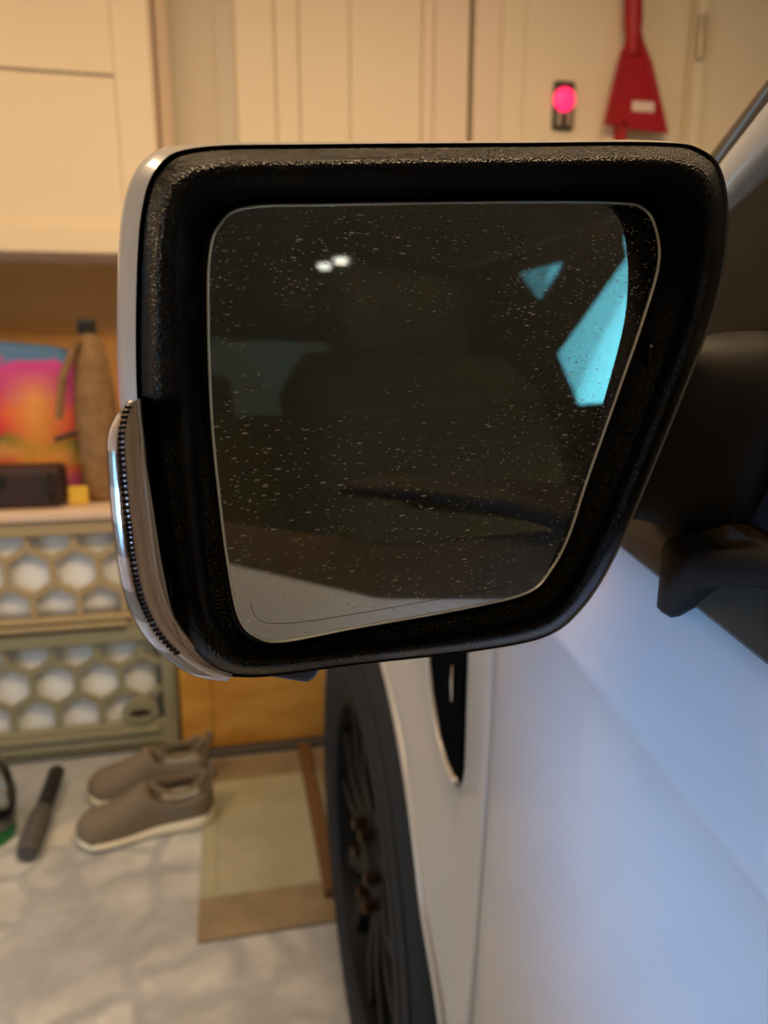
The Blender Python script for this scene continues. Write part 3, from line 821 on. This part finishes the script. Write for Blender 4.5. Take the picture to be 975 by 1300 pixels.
# fender vent
vent = [(541, 770), (545, 835), (549, 880), (558, 935), (568, 970), (576, 988), (582, 994), (585, 975), (587, 900), (589, 835), (591, 770)]
vo = []
for x, y in vent:
    p = onX(x, y, 0.205)
    for _ in range(4): p = onX(x, y, flankX(p.y, p.z) - 0.004)
    vo.append(p)
vp = [Vector((flankX(p.y, p.z) - 0.004, p.y, p.z)) for p in vo]
v, f = prism_data(vp, (0.02, 0, 0))
vt = ob('fender_vent', v, f, 'vent_black', TR, False, (bevel(0.0015),))
lipv = [p + Vector((-0.001, 0, 0)) for p in vp]
lv, lf = tube_data(lipv[0:7], 0.005, 8)
ob('vent_lip', lv, lf, 'paint', vt, True)
cvp = onX(568, 868, 0.208)
tube('vent_glint', [Vector((flankX(cvp.y, cvp.z) - 0.0065, cvp.y, cvp.z + d_)) for d_ in (0.02, 0, -0.02)], [0.001, 0.0025, 0.001], 'chrome', vt, 8)  # chrome sliver put in as the highlight on the black vent

# hood, cowl, nose
loops = []
for y, dz in ((0.86, 0.10), (1.0, 0.098), (1.3, 0.085), (1.6, 0.055), (1.85, 0.01), (1.92, -0.05)):
    l = []
    for k in range(21):
        t = k / 20; x = 0.232 + (2 * (XM - 0.232)) * t
        x0 = 0.045 * max(0, (y - 1.5) / 0.45) ** 2
        l.append(Vector((XM + (x - XM) * (1 - x0), y, 1.163 + dz * (1 - abs(2 * t - 1) ** 4))))
    loops.append(l)
ob('hood', *loft(loops, False), 'paint', TR, True, (solid(0.01),))
box('front_fascia', 0.30, 2 * XM - 0.30, 1.86, 1.95, 0.42, 1.10, 'paint', TR, 0.03)
box('grille', 0.6, 2 * XM - 0.6, 1.94, 1.965, 0.66, 1.05, 'black_gloss', TR, 0.01)
box('sill', 0.235, 2 * XM - 0.235, -3.8, 1.85, 0.30, 0.42, 'liner', TR, 0.01)
box('underbody_front', 0.65, 2 * XM - 0.65, 0.60, 1.86, 0.42, 1.05, 'liner', TR, 0)

# wheels
def wheel(cy, side):
    X0 = 0.165; cz = 0.42
    def P(v): return v if side == 0 else mir(v)
    c = (0, cy, cz)
    prof = [(0.262, X0 + 0.03), (0.268, X0 + 0.012), (0.290, X0 + 0.004), (0.33, X0), (0.365, X0 + 0.002), (0.392, X0 + 0.010), (0.410, X0 + 0.022), (0.418, X0 + 0.045), (0.42, X0 + 0.12), (0.418, X0 + 0.22), (0.40, X0 + 0.255), (0.33, X0 + 0.27), (0.262, X0 + 0.24)]
    n = 72; loops = []
    for r, x in prof: loops.append([Vector((x, cy + r * math.cos(2 * PI * j / n), cz + r * math.sin(2 * PI * j / n))) for j in range(n)])
    v, f = loft(loops)
    ty = ob('front_tyre' if cy > 0 else 'rear_tyre', P(v), f, 'tyre', TR, True)
    # raised rings on the side wall
    for rr in (0.300, 0.345, 0.378):
        xr_ = X0 + (0.0035 if rr < 0.31 else 0.0005 if rr < 0.35 else 0.005)
        ring = [Vector((xr_, cy + rr * math.cos(a), cz + rr * math.sin(a))) for a in [2 * PI * k / 64 for k in range(64)]]
        lv, lf = tube_data(ring, 0.0025, 6, True); ob('sidewall_ring', P(lv), lf, 'tyre', ty, True)
    b = Bag()
    for k in range(60):
        a = 2 * PI * k / 60
        bx_, bf = box_data(X0 + 0.030, X0 + 0.09, -0.012, 0.012, 0.405, 0.424)
        b.add([Vector((x, cy + y * math.cos(a) - z * math.sin(a), cz + y * math.sin(a) + z * math.cos(a))) for x, y, z in bx_], bf)
    o = ob('tread_lugs', P(b.v), b.f, 'tyre', ty, False); o['kind'] = 'stuff'
    loops = []
    for r, x in ((0.268, X0 + 0.012), (0.262, X0 + 0.008), (0.255, X0 + 0.012), (0.248, X0 + 0.04), (0.24, X0 + 0.10), (0.235, X0 + 0.2)):
        loops.append([Vector((x, cy + r * math.cos(2 * PI * j / n), cz + r * math.sin(2 * PI * j / n))) for j in range(n)])
    v, f = loft(loops); f.append(tuple(range(5 * n, 6 * n)))
    ob('rim', P(v), f, 'wheel_black', ty, True, (split(40),))
    v, f = lathe_data([(0.001, X0 + 0.02), (0.035, X0 + 0.02), (0.045, X0 + 0.028), (0.085, X0 + 0.035), (0.09, X0 + 0.06), (0.001, X0 + 0.08)], 36, 'x', c)
    ob('hub', P(v), f, 'wheel_black', ty, True, (split(30),))
    for k in range(6):
        a0 = 2 * PI * k / 6 + 0.2
        b = Bag()
        for s in (-1, 1):
            pts = [(0.07, s * 0.012, 0.022), (0.15, s * 0.030, 0.014), (0.256, s * 0.062, 0.012)]
            secs = []
            for r, o_, w in pts:
                xo = X0 + 0.022 + (0.012 if r < 0.1 else 0.0)
                q = [(xo, r, o_ - w), (xo, r, o_ + w), (xo + 0.035, r, o_ + w * 1.3), (xo + 0.035, r, o_ - w * 1.3)]
                secs.append([Vector((x, cy + rr * math.cos(a0) - tt * math.sin(a0), cz + rr * math.sin(a0) + tt * math.cos(a0))) for x, rr, tt in q])
            b.add(*loft(secs, True, True, True))
        ob('spoke', P(b.v), b.f, 'wheel_black', ty, False, (bevel(0.004),))
        a1 = a0 + PI / 6
        lc = (0, cy + 0.063 * math.cos(a1), cz + 0.063 * math.sin(a1))
        v, f = lathe_data([(0.001, X0 + 0.008), (0.008, X0 + 0.008), (0.010, X0 + 0.012), (0.010, X0 + 0.034), (0.001, X0 + 0.036)], 6, 'x', lc)
        ob('lug_nut', P(v), f, 'lug', ty, False)
    v, f = lathe_data([(0.08, X0 + 0.12), (0.19, X0 + 0.12), (0.19, X0 + 0.145), (0.08, X0 + 0.145)], 40, 'x', c)
    ob('brake_disc', P(v), f, 'disc_dark', ty, True, (split(30),))
wheel(1.035, 0); wheel(1.035, 1); wheel(-2.65, 1)

# ---------------- greenhouse
def gx(z): return 0.236 + max(0, z - 1.12) * 0.27      # side glass leans inwards
ZR = 1.74
def sidebar(name, pts, w, m, both=True, t=0.05):
    """a pillar: a flat bar in the side-glass plane given by (y, z) centre points, width w"""
    loops = []
    P_ = [Vector((gx(z), y, z)) for y, z in pts]
    for i, p in enumerate(P_):
        a = P_[max(0, i - 1)]; b = P_[min(len(P_) - 1, i + 1)]
        tg = (b - a).normalized(); nn = Vector((-1, 0, 0.27)).normalized(); sd = tg.cross(nn).normalized()
        ww = w[i] if isinstance(w, (list, tuple)) else w
        l = []
        for ca, sa in ((-1, -0.2), (-0.8, 0.55), (-0.3, 0.9), (0.3, 0.9), (0.8, 0.55), (1, -0.2), (0.9, -1), (-0.9, -1)):
            l.append(p + sd * (ww / 2 * ca) + nn * (t / 2 * sa - 0.012))
        loops.append(l)
    v, f = loft(loops, True, True, True)
    o = ob(name, v, f, m, TR, True, (split(50),))
    if both: ob(name, mir(v), f, m, TR, True, (split(50),))
    return o
# A-pillar: painted band below, dark seal, bright windscreen moulding above
e1 = [onX(905, 195, 0.295), onX(975, 105, 0.302)]
e2 = [onX(911, 218, 0.295), onX(975, 133, 0.302)]
e3 = [onX(915, 262, 0.29), onX(975, 200, 0.30)]
def ext(e, ya, yb_):
    d_ = (e[1] - e[0]) / (e[1].y - e[0].y)
    return e[0] + d_ * (ya - e[0].y), e[0] + d_ * (yb_ - e[0].y)
def strip(name, ea, eb, out, m, y0, y1, th=0.02):
    a0, a1 = ext(ea, y0, y1); b0, b1 = ext(eb, y0, y1)
    secs = []
    for k in range(13):
        t = k / 12; a = a0 + (a1 - a0) * t; b = b0 + (b1 - b0) * t; mid = (a + b) / 2
        o_ = Vector((-out, 0, out * 0.3)); i_ = Vector((th, 0, 0))
        secs.append([a + i_, a, a + (b - a) * 0.2 + o_ * 0.8, mid + o_, a + (b - a) * 0.8 + o_ * 0.8, b, b + i_])
    v, f = loft(secs, True, True, True)
    o = ob(name, v, f, m, TR, True, (split(60),))
    ob(name, mir(v), f, m, TR, True, (split(60),))
    return o
strip('windscreen_moulding', e1, e2, 0.004, 'moulding', 0.72, -0.16)
strip('a_pillar', e2, e3, 0.006, 'paint', 0.66, -0.12, 0.05)
top = ext(e2, 0.72, -0.16)[1]
# roof
RX, RZ = top.x, top.z
loops = []
for y, dz in ((-0.13, 0.0), (-0.2, 0.025), (-0.5, 0.055), (-1.0, 0.06), (-1.5, 0.04), (-1.70, 0.0)):
    loops.append([Vector((RX + (2 * (XM - RX)) * t, y, RZ + dz * (1 - abs(2 * t - 1) ** 4))) for t in lin(0, 1, 20)])
ob('roof', *loft(loops, False), 'paint', TR, True, (solid(0.02),))
hl = [[p - Vector((0, 0, 0.05)) for p in l] for l in loops]
ob('headliner', *loft(hl, False), 'headliner', TR, True, (solid(0.01),))
def gxx(z): return 0.238 + (RX - 0.238) * (z - 1.12) / (RZ - 1.12)
def sbar(name, y0a, y1a, y0b, y1b, z0, z1, m='black_gloss', th=0.05):
    v, f = [], []
    A_ = [(gxx(z0), y0a, z0), (gxx(z0), y1a, z0), (gxx(z1), y1b, z1), (gxx(z1), y0b, z1)]
    v, f = prism_data(A_, (th, 0, 0.0))
    ob(name, v, f, m, TR, False, (bevel(0.006),)); ob(name, mir(v), f, m, TR, False, (bevel(0.006),))
zb0 = 1.085
sbar('b_pillar', -0.56, -0.68, -0.56, -0.66, zb0, RZ)
b = Bag()
for poly in ([(-1.27, 1.085), (-1.27, 1.30), (-1.325, 1.49), (-1.345, 1.665), (-1.72, 1.665), (-1.72, 1.085)],
             [(-1.325, 1.49), (-0.97, 1.755), (-0.97, 1.88), (-1.18, 1.88), (-1.18, 1.79), (-1.345, 1.665)],
             [(-1.345, 1.665), (-1.43, 1.80), (-1.43, 1.88), (-1.72, 1.88), (-1.72, 1.665)],
             [(-1.43, 1.80), (-1.18, 1.79), (-1.18, 1.88), (-1.43, 1.88)],
             [(-0.66, 1.085), (-0.66, 1.29), (-1.27, 1.30), (-1.27, 1.085)]):
    b.add(*prism_data([Vector((gxx(z), y, z)) for y, z in poly], (0.045, 0, 0)))
ob('c_pillar', b.v, b.f, 'black_gloss', TR, False); ob('c_pillar', mir(b.v), b.f, 'black_gloss', TR, False)
sbar('roof_rail', -0.10, -1.70, -0.16, -1.70, RZ - 0.06, RZ + 0.005, 'paint')
# side glasses
ap = ext(e3, 0.66, -0.12)
def glass(name, pts):
    v, f = prism_data([Vector((gxx(z) + 0.012, y, z)) for y, z in pts], (0.004, 0, 0))
    ob(name, v, f, 'side_glass', TR, False); ob(name, mir(v), f, 'side_glass', TR, False)
glass('front_side_glass', [(0.62, 1.09), (-0.57, 1.06), (-0.57, RZ - 0.05), (-0.10, RZ - 0.05), (ap[0].y - 0.03, ap[0].z)])
glass('rear_side_glass', [(-0.66, 1.27), (-1.29, 1.28), (-1.34, 1.49), (-0.97, 1.77), (-0.65, RZ - 0.05)])
glass('quarter_glass', [(-1.345, 1.65), (-1.45, 1.81), (-1.16, 1.80)])
# windscreen and rear glass
wt = ext(e1, 0.72, -0.16)
v, f = prism_data([Vector((wt[0].x + 0.01, wt[0].y, wt[0].z)), Vector((2 * XM - wt[0].x - 0.01, wt[0].y, wt[0].z)), Vector((2 * XM - wt[1].x - 0.01, wt[1].y, wt[1].z)), Vector((wt[1].x + 0.01, wt[1].y, wt[1].z))], (0, -0.003, -0.004))
ob('windscreen', v, f, 'side_glass', TR, False)
box('rear_glass', 0.5, 2 * XM - 0.5, -1.70, -1.695, 1.16, 1.56, 'side_glass', TR, 0)
b = Bag()
for q in ((0.30, 2 * XM - 0.30, 0.45, 1.16), (0.36, 2 * XM - 0.36, 1.56, RZ + 0.02), (0.27, 0.5, 1.16, 1.56), (2 * XM - 0.5, 2 * XM - 0.27, 1.16, 1.56)):
    b.add(*box_data(q[0], q[1], -1.715, -1.685, q[2], q[3]))
ob('cab_back_wall', b.v, b.f, 'cabin_dark', TR, False)
# cabin
box('cabin_floor', 0.27, 2 * XM - 0.27, -1.68, 0.75, 0.42, 0.47, 'cabin_dark', TR, 0)
box('firewall', 0.25, 2 * XM - 0.25, 0.66, 0.70, 0.45, 1.10, 'cabin_dark', TR, 0)
loops = []
for x in lin(0.27, 2 * XM - 0.27, 12):
    loops.append([Vector((x, y, z)) for y, z in ((0.72, 0.85), (0.70, 1.12), (0.55, 1.155), (0.30, 1.145), (0.20, 1.10), (0.22, 0.9), (0.30, 0.8))])
ob('dashboard', *loft(loops, True, True, True), 'cabin_dark', TR, True, (split(60),))
for sgn in (0, 1):
    for (ya, yb2) in ((0.5, -0.60), (-0.65, -1.52)):
        v, f = prism_data([(0.245, ya, 0.45), (0.245, yb2, 0.45), (0.245, yb2, 1.075), (0.245, ya, 1.085)], (0.06, 0, 0))
        ob('door_inner_panel', mir(v) if sgn else v, f, 'cabin_dark', TR, False, (bevel(0.015),))
def rbox_loops(cx, cy, cz, wx, wy, wz, tilt=0.0, p=4.0, name='seat', m='cabin_seat', parent=TR):
    loops = []
    for k in range(11):
        t = -1 + 2 * k / 10; s = (1 - abs(t) ** p) ** (1 / p) if abs(t) < 1 else 0.25
        s = max(s, 0.25)
        l = []
        for j in range(28):
            a = 2 * PI * j / 28; ca, sa = math.cos(a), math.sin(a)
            q = (abs(ca) ** p + abs(sa) ** p) ** (-1 / p)
            l.append(Vector((cx + wx / 2 * ca * q * (0.75 + 0.25 * s), cy + wy / 2 * sa * q * s - math.sin(tilt) * t * wz / 2, cz + wz / 2 * t * math.cos(tilt))))
        loops.append(l)
    return ob(name, *loft(loops, True, True, True), m, parent, True)
for cx in (0.72, 2 * XM - 0.72):
    sc_ = rbox_loops(cx, -0.06, 0.78, 0.54, 0.56, 0.18, name='front_seat')
    rbox_loops(cx, -0.42, 1.04, 0.54, 0.17, 0.66, 0.28, name='backrest', parent=sc_)
    rbox_loops(cx, -0.55, 1.42, 0.28, 0.11, 0.19, 0.15, name='headrest', parent=sc_)
sc_ = rbox_loops(XM, -1.22, 0.80, 1.5, 0.5, 0.18, name='rear_bench')
rbox_loops(XM, -1.52, 1.04, 1.5, 0.16, 0.55, 0.2, name='backrest', parent=sc_)
for cx in (0.75, XM, 2 * XM - 0.75): rbox_loops(cx, -1.59, 1.36, 0.26, 0.09, 0.15, 0.1, name='headrest', parent=sc_)
# steering wheel
rg = [Vector((0.72 + 0.185 * math.cos(a), 0.02 + 0.185 * math.sin(a) * 0.45, 1.03 + 0.185 * math.sin(a) * 0.89)) for a in [2 * PI * k / 40 for k in range(40)]]
lv, lf = tube_data(rg, 0.016, 10, True); sw = ob('steering_wheel', lv, lf, 'cabin_dark', TR, True)
tube('wheel_spoke', [rg[0], rg[20]], 0.014, 'cabin_dark', sw)
tube('wheel_spoke', [Vector((0.72, 0.02, 1.03)), rg[30]], 0.014, 'cabin_dark', sw)
tube('steering_column', [Vector((0.72, 0.02, 1.03)), Vector((0.72, 0.35, 0.9))], 0.035, 'cabin_dark', sw)
# overhead console with two small lamps
oc = box('overhead_console', 1.21, 1.31, -1.65, -1.46, 1.80, RZ - 0.02, 'headliner', TR, 0.012)
for x, y in ((1.255, -1.60), (1.266, -1.516)):
    v, f = lathe_data([(0.001, -0.018), (0.018, -0.014), (0.024, 0.0), (0.001, 0.002)], 16, 'z', (x, y, 1.80))
    ob('map_lamp', v, f, 'dome', oc, True)
pl_ = bpy.data.lights.new('map_lamp_light', 'POINT'); pl_.energy = 0.5; pl_.color = (1.0, 0.62, 0.32); pl_.shadow_soft_size = 0.0
po = bpy.data.objects.new('map_lamp_light', pl_); COL.objects.link(po); po.location = (1.26, -1.50, 1.74)

# ---------------- belt moulding, sail panel, mirror foot
loops = []
for y in lin(0.52, -0.60, 40):
    s = shift(y); z0 = 1.122 + s
    loops.append([Vector((0.2225, y, z0 - 0.002)), Vector((0.2190, y, z0 + 0.003)), Vector((0.2215, y, z0 + 0.012)), Vector((0.229, y, z0 + 0.030)), Vector((0.236, y, z0 + 0.040)), Vector((0.25, y, z0 + 0.040)), Vector((0.25, y, z0 - 0.002))])
ob('belt_moulding', *loft(loops, True, True, True), 'belt_trim', TR, True, (split(40),))

# sail panel filling the front corner of the window
sp = [(0.50, 1.14), (0.335, 1.125), (0.29, 1.125), (0.285, 1.16), (0.288, 1.30), (0.305, 1.372), (0.34, 1.36), (0.43, 1.31)]
v, f = prism_data([Vector((gxx(z) - 0.002, y, z)) for y, z in sp], (0.02, 0, 0))
sail = ob('sail_panel', v, f, 'arm_plastic', TR, False, (bevel(0.004),))

# ---------------- THE DOOR MIRROR
YR = 0.28
RA = math.radians(11.0)
RN = Vector((math.sin(RA), -math.cos(RA), 0))
RP = Vector((0.072, YR, 1.22))
def onR(x, y, d): return onP(x, y, RP - RN * d, RN)
O_ = [(178, 520), (176, 380), (183, 270), (205, 212), (255, 190), (400, 186), (650, 184), (830, 183), (888, 192), (916, 225), (922, 300), (905, 395), (860, 515), (815, 625), (775, 715), (735, 775), (690, 808), (600, 826), (450, 843), (330, 858), (275, 850), (235, 815), (213, 740), (195, 630)]
I_ = [(246, 520), (243, 400), (245, 310), (258, 265), (300, 245), (420, 240), (650, 236), (800, 234), (850, 240), (878, 262), (882, 310), (868, 395), (826, 510), (785, 615), (745, 700), (712, 755), (675, 782), (595, 800), (450, 820), (350, 828), (305, 820), (275, 785), (262, 720), (253, 630)]
G_ = [(268, 520), (264, 400), (266, 325), (278, 287), (312, 264), (420, 260), (650, 257), (780, 258), (815, 264), (832, 288), (836, 335), (815, 410), (782, 505), (745, 610), (722, 680), (700, 722), (670, 752), (590, 772), (450, 797), (360, 814), (325, 808), (303, 783), (289, 715), (277, 620)]
K = 14
OC, IC, GC = catmull(O_, K), catmull(I_, K), catmull(G_, K)
NR = len(OC)
# smooth normal (outward) of the outline in the rim plane
OW = [onR(x, y, 0.006) for x, y in OC]
cen = sum(OW, Vector()) / NR
def onrm(i):
    a, b = OW[(i - 3) % NR], OW[(i + 3) % NR]; t = (b - a).normalized()
    n = RN.cross(t).normalized()
    if n.dot(OW[i] - cen) < 0: n = -n
    return n
NRM = [onrm(i) for i in range(NR)]

# painted cap behind the rim
def cap_off(i):
    n = NRM[i]; left = max(0, -n.x); top_ = max(0, n.z)
    return 0.0055 * left ** 1.3 + 0.0030 * top_ + 0.0005
cl = []
for dy, k, s in ((-0.001, 0.15, 1.0), (0.003, 0.6, 1.0), (0.009, 0.92, 1.0), (0.017, 1.0, 0.997), (0.030, 1.0, 0.992), (0.048, 0.9, 0.97), (0.064, 0.8, 0.92), (0.080, 0.6, 0.82), (0.090, 0.4, 0.66), (0.097, 0.2, 0.40), (0.099, 0.0, 0.15)):
    l = []
    for i in range(NR):
        p = OW[i] + NRM[i] * (cap_off(i) * k)
        p = cen + (p - cen) * s
        l.append(p - RN * dy)
    cl.append(l)
v, f = loft(cl, True, False, True)
MIR = ob('door_mirror', v, f, 'paint', TR, True)
MIR['label'] = 'black rimmed door mirror with a dusty glass and clear turn lamp'

# black grained bezel, rolled towards the viewer, running into a deep well
GA, GB = math.radians(12.5), math.radians(-4.0)
GN = Vector((math.sin(GA), -math.cos(GA), -math.sin(GB))).normalized()
GP = onR(262, 520, 0.0065)
def g_at(x, y, d=0.0): return onP(x, y, GP - GN * d, GN)
def lerp(a, b, t): return (a[0] + (b[0] - a[0]) * t, a[1] + (b[1] - a[1]) * t)
def cut(i):
    """1 where the rim is cut away for the turn lamp (left side, lower half)"""
    x, y = OC[i]
    if x > 330 or y < 503: return 0.0
    if x < 300 and y < 760: return 1.0
    return max(0.0, min(1.0, (850 - y) / 90)) if x < 290 else 0.0
RINGS = [(-0.01, 0.014), (0.0, 0.0085), (0.10, 0.001), (0.22, -0.0045), (0.32, -0.0075), (0.42, -0.0085), (0.54, -0.0080), (0.68, -0.0055), (0.82, -0.002), (0.93, 0.0015), (1.0, 0.005)]
br = []
for t, dy in RINGS:
    l = []
    for i in range(NR):
        c_ = cut(i)
        d = dy + c_ * 0.020 * max(0.0, min(1.0, (0.80 - t) / 0.12))
        x, y = lerp(OC[i], IC[i], t)
        l.append(onR(x, y, d))
    br.append(l)
W1, W2_ = [], []
for i in range(NR):
    x, y = lerp(IC[i], GC[i], 0.55); a = onR(*lerp(IC[i], GC[i], 0.05), 0.0065); b_ = g_at(*lerp(IC[i], GC[i], 0.75), 0.004)
    W1.append(a); W2_.append(b_)
wl = [[W1[i] + (W2_[i] - W1[i]) * t for i in range(NR)] for t in (0, 0.33, 0.66, 1.0)]
inner = [g_at(*lerp(GC[i], (540, 520), 0.06), 0.007) for i in range(NR)]
v, f = loft(br + wl + [inner], True, False, True)
ob('bezel', v, f, 'bezel', MIR, True)

# glass, its bright ground edge and the backing plate
gf = [g_at(x, y) for x, y in GC]
v, f = loft([[p - GN * 0.0022 for p in gf], gf], True, True, True)
gl = ob('mirror_glass', v, f, 'mirror', MIR, False)
for a in gl.data.polygons: a.use_smooth = False
edge = [g_at(x, y) + GN * 0.0002 for x, y in GC]
lv, lf = tube_data(edge, 0.00055, 8, True)
ob('glass_edge', lv, lf, 'glass_edge', MIR, True)
bk = [g_at(*lerp(GC[i], (540, 520), -0.02)) for i in range(NR)]
v, f = loft([[p - GN * 0.0025 for p in bk], [p - GN * 0.007 for p in bk]], True, True, True)
ob('backing_plate', v, f, 'black_gloss', MIR, False)
# thin dark line along the glass near the lower edge
ln = [g_at(x, y) + GN * 0.0001 for x, y in ((318, 765), (322, 778), (335, 790), (380, 790), (470, 776), (560, 760), (640, 745))]
lv, lf = tube_data([Vector(p) for p in catmull([tuple(p) for p in ln], 6, False)], 0.00009, 5)
ob('dark_line', lv, lf, 'black_gloss', MIR, True)
# retaining clip behind the right edge of the glass
p = onY(822, 452, 0.318)
box('retaining_clip', p.x - 0.002, p.x + 0.002, p.y - 0.004, p.y + 0.004, p.z - 0.008, p.z + 0.006, 'black_gloss', MIR, 0.002)
# pale chip on the rim at the upper left
ch = [onR(x, y, -0.0066 + dd) for x, y, dd in ((208, 268, 0.0), (205, 288, 0), (201, 302, 0), (198, 320, 0))]
lv, lf = tube_data(ch, [0.0002, 0.0009, 0.0006, 0.0002], 6)
ob('paint_chip', lv, lf, 'chip', MIR, True)

# turn lamp wrapped around the lower left edge
LO = [(160, 514), (146, 528), (135, 555), (136, 600), (141, 660), (149, 720), (160, 765), (180, 805), (210, 836), (247, 859), (288, 866)]
LI = [(176, 506), (178, 528), (182, 560), (186, 600), (192, 650), (200, 715), (210, 758), (226, 793), (248, 820), (272, 838), (296, 852)]
LOc, LIc = catmull(LO, 8, False), catmull(LI, 8, False)
def lens_strip(name, secs, m, parent=MIR, teeth=0):
    loops = []
    for t, dy in secs:
        l = []
        for i in range(len(LOc)):
            tt = t + (0.02 * ((i * 2) % 2) if teeth else 0)
            x, y = lerp(LIc[i], LOc[i], tt)
            l.append(onR(x, y, dy))
        loops.append(l)
    return ob(name, *loft(loops, False), m, parent, True, (solid(0.0012),))
lens_strip('lamp_back', [(0.0, 0.013), (0.35, 0.012), (0.7, 0.013), (0.97, 0.020), (0.97, 0.042)], 'black_plastic')
lens_strip('inner_reflector', [(0.04, 0.009)] + [(0.06 + 0.04 * k, 0.0060 + (0.0012 if k % 2 else 0.0) + 0.0004 * (k % 3)) for k in range(12)] + [(0.555, 0.0085)], 'lens_silver')
lens_strip('outer_reflector', [(0.60, 0.0085), (0.67, 0.0075), (0.84, 0.009), (0.95, 0.014), (0.96, 0.034)], 'lens_blocks')
# toothed strip
b = Bag()
fine = catmull(LO, 30, False); fin2 = catmull(LI, 30, False)
mid = [onR(*lerp(fin2[i], fine[i], 0.585), 0.0055) for i in range(len(fine))]
acc = 0.0
for i in range(1, len(mid) - 60):
    acc += (mid[i] - mid[i - 1]).length
    if acc < 0.0017: continue
    acc = 0.0; q = mid[i]
    b.add(*box_data(q.x - 0.0012, q.x + 0.0010, q.y - 0.001, q.y + 0.001, q.z - 0.00045, q.z + 0.00045))
o = ob('toothed_strip', b.v, b.f, 'black_gloss', MIR, False); o['kind'] = 'stuff'
lens_strip('clear_lens', [(0.0, 0.0065), (0.10, 0.0035), (0.5, 0.0035), (0.85, 0.0055), (1.0, 0.0105), (1.01, 0.036)], 'clear_cover')
# long dark seam behind the lamp
seam = [onR(x, y, 0.022) for x, y in ((196, 560), (203, 640), (208, 720), (213, 772))]
sl = [onR(x, y, 0.021) for x, y in ((205, 560), (214, 640), (219, 720), (220, 772))]
v, f = prism_data(seam + sl[::-1], (0, 0.006, 0))
ob('lamp_seam', v, f, 'black_gloss', MIR, False, (bevel(0.0012),))
# little pod under the housing
pd = [(330, 850), (345, 862), (392, 870), (405, 858), (408, 842)]
v, f = prism_data([onR(x, y, 0.012) for x, y in pd], (0, 0.035, 0.002))
ob('lower_pod', v, f, 'pod', MIR, False, (bevel(0.003, 3),))
pd = [(286, 848), (292, 863), (330, 861), (345, 848)]
v, f = prism_data([onR(x, y, 0.010) for x, y in pd], (0, 0.03, 0.002))
ob('lower_trim', v, f, 'black_plastic', MIR, False, (bevel(0.002, 2),))

# mounting arm: flares into the sail panel
loops = []
for X, cy, cz, hy, hz_ in ((0.186, 0.372, 1.205, 0.030, 0.044), (0.196, 0.366, 1.205, 0.036, 0.046), (0.215, 0.357, 1.206, 0.041, 0.047), (0.228, 0.354, 1.205, 0.044, 0.048), (0.236, 0.353, 1.204, 0.046, 0.049), (0.242, 0.353, 1.203, 0.048, 0.051), (0.247, 0.353, 1.202, 0.050, 0.053), (0.262, 0.354, 1.202, 0.052, 0.055)):
    l = []
    for j in range(40):
        a = 2 * PI * j / 40; ca, sa = math.cos(a), math.sin(a); q = (abs(ca) ** 3.2 + abs(sa) ** 3.2) ** (-1 / 3.2)
        l.append(Vector((X + 0.27 * hz_ * sa * q * (X - 0.15) / 0.1, cy + hy * ca * q, cz + hz_ * sa * q)))
    loops.append(l)
ob('mounting_arm', *loft(loops, True, True, True), 'arm_plastic', MIR, True)
# foot of the sail: ledge along the window sill and the toe
loops = []
for y, xo, zt_, zb_ in ((0.335, 0.222, 1.150, 1.118), (0.325, 0.212, 1.152, 1.114), (0.312, 0.209, 1.152, 1.116), (0.302, 0.208, 1.150, 1.126), (0.292, 0.208, 1.152, 1.138), (0.28, 0.2085, 1.1555, 1.1425), (0.26, 0.2095, 1.161, 1.149), (0.24, 0.2105, 1.166, 1.155), (0.20, 0.213, 1.172, 1.162), (0.10, 0.218, 1.176, 1.167), (0.0, 0.224, 1.176, 1.167)):
    loops.append([Vector((0.262, y, zt_ + 0.006)), Vector((xo + 0.010, y, zt_ + 0.004)), Vector((xo + 0.003, y, zt_ + 0.001)), Vector((xo, y, zt_ - 0.003)), Vector((xo, y, zb_ + 0.003)), Vector((xo + 0.003, y, zb_)), Vector((0.262, y, zb_ + 0.004))])
ob('sail_foot', *loft(loops, True, True, True), 'arm_plastic', TR, True, (split(60),))
